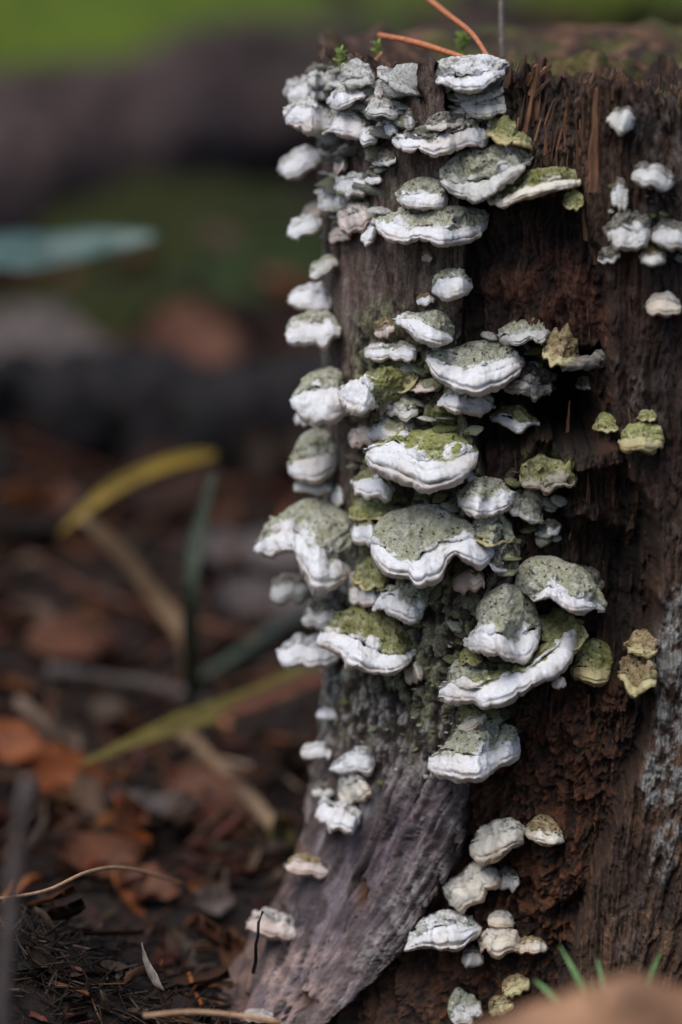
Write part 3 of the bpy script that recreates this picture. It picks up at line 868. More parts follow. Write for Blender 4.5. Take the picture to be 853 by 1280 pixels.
L_('wide white scalloped shelf below the small grey cap, top right of the crust', dict(t=[(494, 168), (520, 160), (548, 152), (575, 148), (600, 152), (611, 166)], m=[(491, 172), (512, 172), (540, 172), (568, 166), (592, 158), (611, 172)], b=[(491, 180), (505, 190), (525, 190), (545, 196), (568, 190), (590, 186), (611, 184)]), 13, 'k', 'W', lumps=1.3, lobes=1.6)
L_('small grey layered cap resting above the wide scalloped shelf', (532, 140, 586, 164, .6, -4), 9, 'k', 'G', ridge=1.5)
L_('topmost layered grey bracket on the rim under the pine needle', dict(t=[(546, 90), (552, 76), (580, 70), (610, 69), (633, 78)], m=[(545, 97), (560, 94), (590, 95), (615, 88), (634, 84)], b=[(546, 103), (562, 110), (585, 117), (603, 112), (618, 104), (635, 92)]), 14, 'w', 'W', ridge=1.6, lumps=1.3, anchor=(553, 150))
L_('grey frilled bracket directly under the topmost bracket', dict(t=[(580, 126), (594, 117), (612, 114), (628, 117)], m=[(579, 133), (595, 130), (613, 129), (630, 127)], b=[(580, 140), (594, 147), (612, 149), (622, 143), (631, 143)]), 11, 'w', 'G', lumps=1.4)
L_('olive folded bracket in the gap right of the frilled bracket', (610, 144, 648, 180, .75, 20), 8, 'o', 'Y')
L_('thin olive lip with brown edge hanging beside the fibrous wood', dict(t=[(624, 176), (636, 165), (652, 165), (664, 172)], m=[(624, 180), (638, 174), (654, 174), (666, 180)], b=[(625, 183), (640, 180), (655, 184), (666, 188)]), 9, 'o', 'Y')
L_('large grey wrinkled bracket with scalloped lip, above the two banded brackets', dict(t=[(552, 214), (566, 196), (592, 184), (625, 180), (650, 182), (663, 192)], m=[(550, 224), (575, 226), (600, 224), (625, 214), (648, 204), (663, 198)], b=[(552, 232), (565, 244), (580, 250), (596, 256), (615, 244), (640, 226), (663, 206)]), 16, 'g', 'G', lumps=1.6, lobes=1.5)
L_('grey green bracket tucked under the left of the large wrinkled bracket', dict(t=[(496, 240), (512, 226), (536, 221), (558, 228)], m=[(496, 246), (515, 241), (540, 240), (558, 240)], b=[(497, 254), (515, 261), (540, 262), (559, 260)]), 12, 'g', 'W', lumps=1.3)
L_('long brown green bracket reaching toward the cavity with partial white lip', dict(t=[(612, 246), (630, 228), (655, 214), (690, 209), (724, 212)], m=[(610, 251), (632, 243), (655, 232), (690, 226), (725, 222)], b=[(612, 256), (635, 259), (655, 250), (690, 240), (710, 238), (725, 232)]), 15, 'o', 'C', lumps=1.3)
L_('green mossy nub under the tip of the long brown green bracket', (704, 236, 730, 262, .8), 6, 'v', 'Y', anchor=(738, 240), lumps=1.6)
L_('wide green banded bracket with thick white lip, lowest of the top group', dict(t=[(494, 268), (515, 260), (550, 258), (585, 258), (607, 264)], m=[(472, 274), (500, 279), (535, 284), (570, 285), (607, 275)], b=[(471, 285), (482, 301), (503, 306), (525, 302), (550, 307), (575, 306), (596, 298), (608, 287)]), 15, 'g', 'W', lumps=1.4, lobes=1.6)
# --- left flank of the top group
L_('white knob sticking out alone under the corner ledge', (348, 186, 396, 220, .15, -25), 9, 'w', 'W', side=True)
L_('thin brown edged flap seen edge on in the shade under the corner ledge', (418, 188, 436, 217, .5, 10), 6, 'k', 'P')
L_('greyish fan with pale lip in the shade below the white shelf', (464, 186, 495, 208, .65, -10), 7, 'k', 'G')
L_('white rounded cap midway down the left flank of the top group', (419, 214, 460, 246, .2, -8), 9, 'w', 'W')
L_('small white nub touching the rounded cap on its right', (456, 214, 478, 231, .3), 6, 'k', 'W')
L_('white drooping lobe below and left of the rounded cap', (396, 238, 438, 265, .2, -15), 8, 'w', 'W')
L_('small pale lobe near the bottom of the flank, over the hanging one', (376, 254, 404, 277, .25, -25), 7, 'w', 'P', side=True)
L_('pale lobe hanging furthest out at the bottom of the flank', (358, 269, 398, 297, .2, -18), 8, 'w', 'W', side=True)
L_('white cap with brown lower edge left of the wide green banded bracket', (421, 253, 466, 290, .3, -15), 10, 'w', 'P')
L_('thin pale flap under the brown edged cap', (410, 284, 442, 303, .4, -20), 6, 'w', 'P')
L_('narrow white drip shaped lobe beside the wide green banded bracket', (453, 276, 471, 308, .25, 20), 6, 'w', 'W')
L_('tiny tan disc on the bare bark below the wide green banded bracket', (527, 312, 541, 329, .5), 2, 'b', 'P')
# --- left silhouette, going down
L_('small pale nub on the left edge between the two flank groups', (384, 321, 418, 345, .25, -30), 6, 'g', 'G', side=True)
L_('white pointed knob high on the left edge, upper of two', (361, 356, 410, 390, .2, 0), 9, 'w', 'W', side=True)
L_('white lobed knob on the left edge, lower of two', (357, 388, 420, 433, .3, -8), 11, 'g', 'W', side=True, lobes=2)
L_('large white swollen bracket on the left edge beside the bare bark', dict(t=[(368, 492), (382, 470), (402, 460), (424, 462), (432, 488)], m=[(364, 498), (380, 486), (402, 484), (424, 486), (434, 500)], b=[(366, 510), (378, 526), (398, 534), (416, 530), (436, 518)]), 14, 'g', 'W', side=True, lobes=2)
L_('small white lobe under the large swollen bracket on the left edge', (368, 510, 398, 534, .2), 8, 'w', 'W', side=True)
L_('bulbous white bracket with green upper half on the left edge', dict(t=[(366, 570), (374, 548), (390, 536), (408, 538), (420, 556)], m=[(360, 582), (374, 572), (392, 572), (408, 568), (420, 570)], b=[(362, 592), (374, 602), (392, 606), (408, 600), (420, 590)]), 12, 'g', 'W', side=True)
L_('grey lobe just beneath the bulbous green topped bracket', (368, 594, 410, 619, .3), 8, 'g', 'G', side=True)
L_('tiny white oval knob on bark right of the bulbous bracket', (413, 606, 431, 632, .2), 4, 'w', 'W')
L_('big white rimmed bracket with dripping lip at far left', dict(t=[(342, 652), (362, 634), (394, 622), (425, 636), (452, 660), (462, 700)], m=[(322, 680), (336, 664), (363, 660), (382, 671), (400, 686), (422, 698), (440, 710)], b=[(318, 690), (328, 694), (341, 700), (352, 692), (366, 694), (376, 708), (384, 724), (398, 737), (416, 739), (430, 728), (442, 716)]), 24, 'g', 'W', anchor=(425, 660), lumps=1.4, lobes=1.4, drip=7, dz=2)
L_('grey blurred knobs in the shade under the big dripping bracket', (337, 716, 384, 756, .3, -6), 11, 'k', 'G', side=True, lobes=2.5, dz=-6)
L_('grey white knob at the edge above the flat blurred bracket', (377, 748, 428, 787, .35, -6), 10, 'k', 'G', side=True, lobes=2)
L_('flat white blurred bracket sticking out left of the green capped bracket', (346, 792, 418, 836, .25, -4), 15, 'w', 'W', side=True)
L_('tiny white nub low on the left edge of the trunk', (396, 884, 420, 901, .2), 5, 'w', 'W', side=True)
L_('tiny round white nub on the left edge where the root starts', (376, 928, 408, 950, .2), 6, 'w', 'W', side=True)
L_('faint grey nub on the edge below the round nub', (390, 976, 412, 998, .4), 5, 'k', 'G', side=True)
# --- centre column
L_('domed white bracket alone near the top of the centre column', dict(t=[(541, 356), (550, 340), (562, 335), (578, 338), (588, 350)], m=[(540, 360), (551, 347), (565, 345), (580, 347), (591, 356)], b=[(540, 366), (550, 374), (561, 378), (576, 372), (592, 362)]), 12, 'g', 'W')
L_('small white nub attached left of the domed top bracket', (520, 366, 543, 382, .3, -8), 6, 'b', 'W')
L_('white tongue shaped bracket with pointed left tip below the domed one', dict(t=[(500, 398), (520, 392), (540, 387), (560, 396), (568, 416)], m=[(494, 400), (512, 397), (532, 402), (552, 411), (567, 422)], b=[(496, 406), (510, 416), (526, 428), (548, 434), (562, 430), (568, 424)]), 13, 'g', 'W')
L_('curled brown tan flap left of the tongue shaped bracket', (466, 397, 493, 422, .5, -20), 6, 'b', 'P')
L_('white button cap, left one of a pair under the brown tan flap', (456, 428, 491, 451, .2), 8, 'w', 'W')
L_('white button cap, right one of a pair under the brown tan flap', (486, 426, 522, 452, .25, 8), 8, 'g', 'W')
L_('big banded white bracket with grey felted top, upper centre', dict(t=[(552, 442), (572, 432), (600, 425), (632, 428), (652, 444)], m=[(535, 443), (558, 453), (588, 459), (618, 453), (640, 441), (655, 446)], b=[(533, 452), (541, 470), (560, 484), (590, 494), (620, 489), (645, 474), (657, 454)]), 20, 'g', 'W', ridge=1.7)
L_('narrow white shelf directly under the big banded bracket', (548, 487, 616, 518, .15, 6), 13, 'g', 'W')
L_('white bracket with green mossy back pointing left at mid height', dict(t=[(446, 484), (462, 466), (486, 456), (508, 466), (518, 490)], m=[(424, 488), (442, 474), (456, 478), (466, 492), (470, 505)], b=[(422, 494), (430, 510), (446, 520), (458, 516), (470, 508)]), 13, 'o', 'W')
L_('grey green mound rising above the left pointing white bracket', (464, 450, 522, 492, .85, -20), 8, 'o', 'Y', lumps=1.8)
L_('small white knob at the right end of the left pointing bracket', (470, 491, 490, 516, .15), 8, 'w', 'W')
L_('short grey green bracket right of the small white knob', (481, 493, 523, 524, .6), 8, 'g', 'G')
L_('brown tipped olive flap between the mossy bracket and the narrow shelf', (508, 474, 546, 491, .6), 6, 'b', 'P')
L_('grey capped white bracket above the biggest double ridged bracket', dict(t=[(472, 530), (486, 520), (502, 519), (516, 530)], m=[(460, 540), (478, 533), (496, 536), (516, 538)], b=[(461, 549), (478, 552), (498, 550), (516, 546)]), 11, 'g', 'W')
L_('pale pinkish pointed tip left of the grey capped white bracket', (435, 534, 472, 560, .3, -14), 8, 'w', 'P')
L_('long double ridged white bracket with yellow green top, centre of the photo', dict(t=[(480, 551), (500, 540), (535, 537), (568, 541), (594, 556)], m=[(461, 562), (484, 552), (508, 562), (542, 574), (572, 570), (598, 562)], b=[(457, 574), (466, 590), (490, 600), (515, 610), (540, 617), (568, 608), (590, 588), (599, 570)]), 22, 'v', 'W', ridge=1.8)
L_('small white curled flap lying on the yellow green top', (546, 553, 584, 572, .2, -16), 5, 'v', 'W', dz=-11)
L_('white grey bracket poking out under the left of the double ridged bracket', (443, 583, 494, 626, .3, 10), 13, 'o', 'W', lobes=1.6)
L_('bright green mossy cap above the small knuckled bracket', (436, 620, 496, 652, .9, -4), 11, 'v', 'Y', lumps=1.6)
L_('small knuckled white bracket under the bright green cap', (440, 645, 474, 684, .15), 12, 'o', 'W', lobes=2)
L_('widest grey topped bracket with wavy white lip arching up at right', dict(t=[(472, 654), (488, 640), (518, 631), (550, 631), (572, 644), (598, 664), (618, 680)], m=[(467, 675), (480, 684), (506, 693), (522, 696), (548, 684), (570, 674), (592, 678), (619, 684)], b=[(467, 698), (482, 720), (510, 725), (524, 735), (551, 727), (560, 708), (570, 695), (584, 703), (602, 712), (622, 692)]), 24, 'g', 'W', ridge=1.5, lumps=1.1)
L_('squat tan white stub hanging under the wavy bracket', (567, 706, 606, 742, .2), 10, 'b', 'P')
L_('white and olive bracket right of the double ridged bracket', dict(t=[(577, 614), (590, 600), (612, 596), (632, 602), (640, 616)], m=[(573, 622), (590, 617), (608, 622), (626, 616), (642, 614)], b=[(574, 634), (588, 646), (606, 648), (626, 643), (642, 632)]), 14, 'g', 'W', lobes=1.6)
L_('rounded grey green cap below the white and olive bracket', (588, 642, 643, 682, .9, 4), 11, 'g', 'Y', lumps=1.4)
L_('small speckled cap wedged left of the rounded grey green cap', (568, 654, 614, 684, .9, 12), 9, 'g', 'Y')
L_('lumpy grey green fungus right of the white and olive bracket', (638, 610, 682, 652, .75, 20), 8, 'g', 'G', lumps=2)
L_('tiny grey crumpled fungus at the edge of the hollow', (670, 648, 700, 672, .6, -25), 5, 'k', 'G', lumps=2)
L_('grey scoop shaped cap at the right end of the wavy bracket', (612, 676, 652, 718, .85, 25), 10, 'k', 'G')
L_('olive lump stacked over two white knobs left of the wavy bracket', (442, 696, 488, 740, .92, 10), 12, 'o', 'Y', lumps=1.8)
L_('white knob at the end of the big dripping bracket, left of two', (422, 713, 450, 741, .12, -25), 12, 'w', 'W')
L_('white knob below the olive lump, right of two', (436, 724, 474, 759, .12), 14, 'g', 'W', lobes=2)
L_('arched white bracket with grey speckled top above the green capped one', dict(t=[(482, 742), (500, 730), (522, 730), (537, 748)], m=[(467, 752), (482, 742), (502, 746), (520, 757), (529, 764)], b=[(465, 764), (478, 764), (494, 772), (512, 781), (528, 774)]), 14, 'g', 'W')
L_('large white bracket with dark green mossy cap, lowest of the left cluster', dict(t=[(414, 782), (432, 764), (460, 755), (492, 764), (516, 794)], m=[(400, 788), (420, 788), (442, 795), (458, 808), (478, 817), (498, 818), (518, 810)], b=[(395, 806), (411, 812), (430, 826), (434, 836), (452, 839), (470, 846), (492, 842), (510, 833), (521, 818)]), 22, 'o', 'W', lumps=1.4)
L_('tiny white speck of fungus under the right of the green capped bracket', (505, 828, 529, 854, .2, -15), 5, 'w', 'C')
# --- right of the centre column
L_('pale grey flattened bracket inside the hollow, above the big banded one', dict(t=[(626, 412), (640, 402), (665, 399), (688, 404)], m=[(624, 420), (645, 418), (665, 414), (689, 410)], b=[(626, 428), (645, 434), (664, 424), (678, 430), (690, 416)]), 12, 'g', 'G', anchor=(600, 400), lumps=1.5)
L_('olive tan cone shaped fungus left of the grey wood stick', (680, 410, 724, 457, .75, 14), 10, 'b', 'Y', lumps=1.6)
L_('grey wrinkled lumps at the right end of the big banded bracket', (630, 452, 692, 496, .5, 6), 12, 'k', 'G', lumps=2, lobes=2.5, anchor=(610, 470))
L_('small green topped bracket with white lip beside the black hole', dict(t=[(615, 518), (630, 508), (652, 508), (671, 522)], m=[(614, 521), (632, 521), (650, 526), (672, 526)], b=[(615, 526), (632, 534), (650, 543), (660, 533), (673, 531)]), 12, 'o', 'W', anchor=(596, 520))
L_('dark mossy olive ledge below the black hole', (650, 572, 720, 612, .75, 3), 12, 'o', 'D', lumps=2)
L_('greenish white lump on the right side of the black hole', (774, 528, 828, 566, .45), 9, 'v', 'Y', lumps=2)
L_('olive yellow nodule beside the orange stain', (743, 516, 775, 542, .8), 6, 'v', 'Y', lumps=2)
L_('small yellow olive nodule above the greenish white lump', (798, 512, 820, 527, .8), 4, 'v', 'Y', lumps=2)
L_('tiny grey fungus dot above the black hole under the stick', (720, 470, 742, 488, .7), 5, 'k', 'G', lumps=2)
L_('large grey green bracket with white lip reaching into the lower hollow', dict(t=[(642, 732), (650, 708), (672, 694), (704, 700), (736, 716), (756, 750)], m=[(668, 748), (676, 736), (692, 730), (708, 742), (730, 744), (750, 758)], b=[(667, 752), (682, 750), (694, 752), (704, 762), (722, 768), (740, 763), (754, 762)]), 24, 'g', 'W', anchor=(640, 740), dz=2)
L_('dark grey wrinkled flap behind the tip of the large grey green bracket', (700, 706, 756, 756, .9, 34), 6, 'k', 'G', anchor=(650, 745), dz=2)
L_('rounded two tier grey green bracket with two white lobes', dict(t=[(597, 784), (604, 748), (632, 730), (662, 744), (678, 784)], m=[(580, 798), (600, 788), (622, 790), (640, 796), (660, 792), (674, 784)], b=[(579, 806), (594, 817), (618, 821), (634, 826), (652, 832), (668, 822), (676, 796)]), 20, 'g', 'W', lobes=1.8, anchor=(610, 760))
L_('olive cap leaning behind the upper end of the long sloping bracket', (672, 758, 728, 822, .92, -32), 16, 'o', 'Y', anchor=(645, 790))
L_('long sloping white lipped bracket, lowest of the right cluster', dict(t=[(556, 856), (590, 850), (625, 838), (660, 820), (690, 796), (720, 786)], m=[(549, 860), (566, 852), (596, 858), (626, 846), (662, 834), (688, 816), (706, 797), (721, 791)], b=[(547, 874), (562, 881), (590, 880), (610, 888), (642, 878), (672, 857), (700, 846), (714, 828), (726, 806)]), 24, 'o', 'W', anchor=(620, 850), lobes=1.5)
L_('round grey green ball shaped cap on the left end of the long sloping bracket', (562, 820, 614, 862, .9), 17, 'g', 'G', lumps=1.2)
L_('small green neck above the ball shaped cap', (573, 808, 604, 832, .9), 12, 'v', 'Y')
L_('green capped tan bracket deep right of the long sloping bracket', dict(t=[(716, 830), (724, 806), (744, 797), (764, 810), (764, 832)], m=[(713, 834), (726, 832), (742, 836), (764, 836)], b=[(713, 846), (726, 852), (744, 858), (758, 856), (763, 844)]), 16, 'v', 'Y', anchor=(660, 830), dz=6)
L_('yellow tan crumpled fungus standing in the lower hollow', (776, 808, 822, 868, .7, 10), 12, 'b', 'Y', lumps=2.2, anchor=(815, 850), dz=4)
L_('orange tan cup on top of the crumpled yellow fungus', (784, 788, 824, 822, .7, 10), 10, 'b', 'Y', lumps=1.6, anchor=(815, 850), dz=5)
L_('small olive bracket with cream tip under the long sloping bracket', (568, 880, 608, 912, .55, -22), 10, 'o', 'C')
L_('white two lobed bracket with grey speckled cap under the right cluster', dict(t=[(564, 925), (585, 904), (612, 897), (636, 908), (646, 924)], m=[(536, 946), (558, 938), (580, 942), (604, 938), (626, 930), (648, 926)], b=[(534, 962), (548, 972), (575, 978), (600, 978), (626, 962), (640, 955), (651, 940)]), 20, 'g', 'W', lumps=1.2)
L_('tiny white drip under the middle of the long sloping bracket', (690, 846, 708, 862, .2), 6, 'w', 'P', anchor=(640, 850), dz=-8)
# --- lower group
L_('pointed white bracket, upper of three on the grey root', dict(t=[(418, 952), (440, 938), (458, 934), (468, 938)], m=[(412, 960), (436, 946), (456, 940), (470, 946)], b=[(411, 962), (428, 968), (446, 966), (462, 971), (471, 952)]), 9, 'w', 'W')
L_('cream curled bracket, middle of three on the grey root', (422, 968, 462, 1008, .25, -30), 9, 'w', 'C')
L_('square white bracket, lower of three on the grey root', (395, 998, 450, 1040, .2, 24), 11, 'w', 'W')
L_('pinkish translucent bracket on the outer edge of the root', (356, 1069, 406, 1098, .3, 5), 10, 'b', 'P', side=True)
L_('pale faded bracket low on the root edge behind the black twig', (308, 1140, 370, 1176, .25, 14), 12, 'w', 'P', side=True)
L_('flat pale disc at the foot of the root', (304, 1261, 344, 1279, .4, 4), 8, 'w', 'P')
L_('cream white bracket, highest of the bottom group', dict(t=[(590, 1052), (600, 1036), (622, 1024), (645, 1026), (656, 1038)], m=[(586, 1056), (606, 1046), (628, 1036), (648, 1034), (657, 1044)], b=[(586, 1066), (600, 1082), (618, 1078), (636, 1066), (656, 1054)]), 14, 'w', 'C')
L_('cream bracket sprinkled with brown wood crumbs', dict(t=[(656, 1034), (672, 1019), (690, 1022), (704, 1040)], m=[(655, 1040), (672, 1038), (690, 1042), (705, 1047)], b=[(656, 1044), (670, 1054), (688, 1058), (706, 1053)]), 12, 'b', 'C')
L_('slanting white bracket below the highest of the bottom group', (552, 1082, 628, 1132, .3, -38), 12, 'w', 'C', lobes=2)
L_('clam shaped white bracket with grey groove, leftmost of the bottom group', dict(t=[(518, 1166), (530, 1148), (552, 1138), (578, 1141), (598, 1154)], m=[(514, 1174), (530, 1162), (555, 1156), (580, 1154), (600, 1158)], b=[(506, 1189), (530, 1186), (554, 1191), (580, 1185), (602, 1166)]), 18, 'w', 'W', ridge=2)
L_('white rounded bracket right of the clam shaped one', (598, 1158, 653, 1194, .3, 5), 12, 'w', 'C')
L_('small white cap above the rounded bracket', (610, 1136, 643, 1163, .3, 8), 8, 'w', 'C')
L_('small tan tipped bracket at the right end of the bottom group', (645, 1170, 684, 1194, .35), 9, 'b', 'C')
L_('little grey knob under the clam shaped bracket', (577, 1180, 605, 1210, .4), 8, 'k', 'G')
L_('little grey white knob right of the slanting bracket', (622, 1084, 650, 1113, .4), 6, 'k', 'G')
L_('tan orange lobe near the ground, upper of two', (626, 1217, 662, 1246, .5, -28), 8, 'b', 'Y')
L_('tan orange lobe near the ground, lower of two', (610, 1243, 642, 1270, .5, -20), 8, 'b', 'Y')
L_('knobbly whitish crust at the foot of the hollow, lowest of all', (560, 1238, 600, 1284, .5, -25), 8, 'g', 'G', lumps=2.2, lobes=2)
# --- right edge, nearer to the camera
L_('white blurred blob highest on the brown shell at right', (760, 135, 794, 165, .2, 22), 6, 'k', 'G', lumps=1.6)
L_('white smooth oval bracket below the highest blob at right', (791, 203, 844, 237, .3, 14), 12, 'k', 'G')
L_('narrow pale vertical lump left of the oval bracket at right', (764, 224, 786, 262, .3), 5, 'k', 'G', lumps=2)
L_('pale lumpy fungus, largest of the right edge cluster', (760, 262, 814, 312, .4), 10, 'k', 'G', lumps=2.2, lobes=2.5)
L_('pale bracket cut by the right edge of the photo', (814, 276, 868, 312, .3, 6), 11, 'k', 'G', lobes=2)
L_('tan based pale knob hanging below the right edge cluster', (800, 302, 833, 334, .4), 8, 'b', 'G', lumps=1.6)
L_('small grey flake at the lower left of the right edge cluster', (747, 308, 774, 328, .7, -20), 5, 'k', 'G')
L_('cream white bracket alone below the right edge cluster', (807, 366, 852, 396, .3), 10, 'w', 'C')

# --- crust between the brackets: too many and too small to count
M_crust = NT('crust_fragment')
_c = M_crust.attr('Col', 'Color'); _n = M_crust.noise(1500, 6, 0.72)
M_crust = M_crust.done(M_crust.mix(1.0, _c, M_crust.ramp(_n, [(0.32, 0.45), (0.62, 1.3)]), 'MULTIPLY'), M_crust.bump(_n, 0.0008, 0.9), 0.95)
def crust(label, areas, n, size, pal, seed, flat=1.0):
    r = np.random.default_rng(seed)
    na, nb = 11, 7
    A, Bq = np.meshgrid(np.linspace(0, 2 * math.pi, na, endpoint=False), np.linspace(0.02, math.pi - 0.02, nb), indexing='xy')
    unit = np.stack([np.sin(Bq) * np.cos(A), np.sin(Bq) * np.sin(A), np.cos(Bq)], -1).reshape(-1, 3)
    Fu = gridF(nb, na, True)
    VV, FF, CC = [], [], []; off = 0; tries = 0
    while len(VV) < n and tries < n * 20:
        tries += 1
        x0, y0, x1, y1 = areas[r.integers(len(areas))]
        x, y = r.uniform(x0, x1), r.uniform(y0, y1)
        d = float(zat(x, y))
        if not np.isfinite(d) or d > 0.83: continue
        a = size * r.uniform(0.5, 1.5) * (1 if r.random() < 0.8 else 1.6)
        P = unit * (1 + 0.32 * fbm(unit[:, 0] * 2.2 + len(VV), unit[:, 1] * 2.2, unit[:, 2] * 2.2, o=3, seed=seed))[:, None]
        P = P * [a * r.uniform(.8, 1.4) * flat, a * r.uniform(.7, 1.0) * flat, a * r.uniform(.22, .45)]
        P = P @ rotm_(r.normal(0.35, .3), r.normal(0, .3), r.uniform(-.4, .4)).T + at(x, y, np.array(d - a * 0.25))
        c_ = pal[r.integers(len(pal))] * r.uniform(0.7, 1.1)
        up = np.clip(unit[:, 2], -1, 1)
        VV.append(P); FF.append(Fu + off); off += len(P); CC.append(np.broadcast_to(c_, (len(P), 3)))
    obj('lichen_crust', mesh_np('lichen_crust', np.vstack(VV), np.vstack(FF), M_crust, True, {'Col': np.vstack(CC)}), None, label, 'lichen', kind='stuff')
from mathutils import Euler
def rotm_(a, b, c): return np.array(Euler((a, b, c)).to_matrix())
PALE = [S(206, 205, 200), S(180, 180, 170), S(150, 150, 138), S(222, 222, 220)]
ALG = [S(150, 152, 122), S(120, 122, 88), S(108, 112, 70), S(176, 176, 160), S(92, 86, 74)]
crust('pale crust fragments filling the upper left corner between the brackets', [(372, 84, 470, 130), (395, 100, 510, 165), (385, 170, 480, 300), (560, 100, 625, 160)], 230, 0.0015, PALE + ALG[:1] + [S(130, 126, 118)], 5, 1.5)
crust('grey green crust filling the gaps in the centre column', [(470, 430, 570, 540), (440, 500, 600, 640), (560, 590, 660, 720), (430, 620, 560, 780), (560, 760, 660, 900), (570, 890, 640, 920), (600, 420, 690, 480)], 360, 0.0012, ALG + [S(70, 64, 56), S(196, 195, 186)], 6, 1.35)
crust('pale lichen flecks on the lower bark', [(420, 800, 600, 990)], 80, 0.0006, PALE[:3] + ALG, 7)
crust('pale crust around the right edge cluster', [(758, 225, 853, 330), (655, 600, 700, 680)], 50, 0.0011, PALE[:3] + ALG, 8)
# ------------------------------------------------------------------ ground and forest floor
def gz(x, y):
    x = np.asarray(x, float); y = np.asarray(y, float)
    h = 0.010 * fbm(x * 14, y * 14, o=4, seed=201)
    far = sst(0.5, 2.0, y)
    h = h + far * 0.05 * fbm(x * 1.6, y * 1.6, o=3, seed=203)
    h = h + 0.034 * np.exp(-(((x + 0.105) / 0.055) ** 2 + ((y + 0.035) / 0.06) ** 2))
    h = h + sst(6, 14, y) * 0.5 + sst(14, 60, y) * 3.0
    return h

t = NT('forest_soil')
n1 = t.noise(9, 6, 0.6); n2 = t.noise(160, 6, 0.7); n3 = t.noise(2.2, 3, 0.5)
c = t.ramp(n2, [(0.3, S(14, 11, 10)), (0.55, S(34, 26, 22)), (0.75, S(60, 46, 38))])
c = t.mix(t.ramp(n1, [(0.45, 0.0), (0.65, 0.5)]), c, S(44, 33, 30))
# moss takes over farther off
sep = t.n('ShaderNodeSeparateXYZ'); t.l(t.geo.outputs['Position'], sep.inputs[0])
mo = t.math('ADD', t.math('MULTIPLY', sep.outputs['Y'], 0.15), t.math('MULTIPLY', n3, 1.3))
c = t.mix(t.ramp(t.math('MULTIPLY', mo, 0.5), [(0.72, 0.0), (0.95, 0.95)]), c, S(62, 76, 26))
M_soil = t.done(c, t.bump(n2, 0.004, 0.8), 0.9)

gx = np.r_[np.linspace(-40, -1.2, 40), np.linspace(-1.2, 1.2, 260)[1:-1], np.linspace(1.2, 40, 40)]
gy = np.r_[np.linspace(-30, -0.9, 24), np.linspace(-0.9, 1.6, 280)[1:-1], np.linspace(1.6, 8, 90), np.linspace(8, 120, 60)[1:]]
GX_, GY_ = np.meshgrid(gx, gy, indexing='xy')
gv = np.stack([GX_, GY_, gz(GX_, GY_)], -1).reshape(-1, 3)
obj('forest_floor', mesh_np('forest_floor', gv, gridF(len(gy), len(gx)), M_soil), kind='structure', label='dark forest floor with moss farther off')

def leaf_geo(L, W, curl, seed, n=7):
    r = np.random.default_rng(seed)
    u = np.linspace(0, 1, n); w = W * np.sin(math.pi * u ** 0.8) ** 0.8 * (1 + 0.12 * r.normal(0, 1, n)); w[0] = w[-1] = W * 0.04
    v = np.linspace(-1, 1, 5)
    Ug, Vg = np.meshgrid(u, v, indexing='ij')
    x = (Ug - 0.5) * L; y = Vg * w[:, None]
    z = curl * L * (np.abs(Vg) ** 1.5 * 0.35 + (Ug - 0.5) ** 2 * r.uniform(-1.2, 1.2)) + 0.05 * L * r.normal(0, 1, Ug.shape) * 0.5
    P = np.stack([x, y, z], -1).reshape(-1, 3)
    F = gridF(n, 5)
    Q = P - [0, 0, max(0.0004, 0.006 * L)]
    m = len(P)
    # rim strip closes the thin blade
    top = list(range(0, 5)) + [5 * i + 4 for i in range(1, n)] + [5 * (n - 1) + k for k in (3, 2, 1, 0)] + [5 * i for i in range(n - 2, 0, -1)]
    rim = [(top[i], top[i] + m, top[(i + 1) % len(top)] + m, top[(i + 1) % len(top)]) for i in range(len(top))]
    return np.vstack([P, Q]), np.vstack([F, F[:, ::-1] + m, np.array(rim)])

def rotm(rx, ry, rz):
    return np.array(Euler((rx, ry, rz)).to_matrix())

t = NT('leaf_litter')
col = t.attr('Col', 'Color')
n2 = t.noise(700, 5, 0.65)
t.b.inputs['Specular IOR Level'].default_value = 0.22
M_litter = t.done(t.mix(1.0, col, t.ramp(n2, [(0.3, 0.55), (0.7, 1.4)]), 'MULTIPLY'), t.bump(n2, 0.0005, 0.6), 0.7)

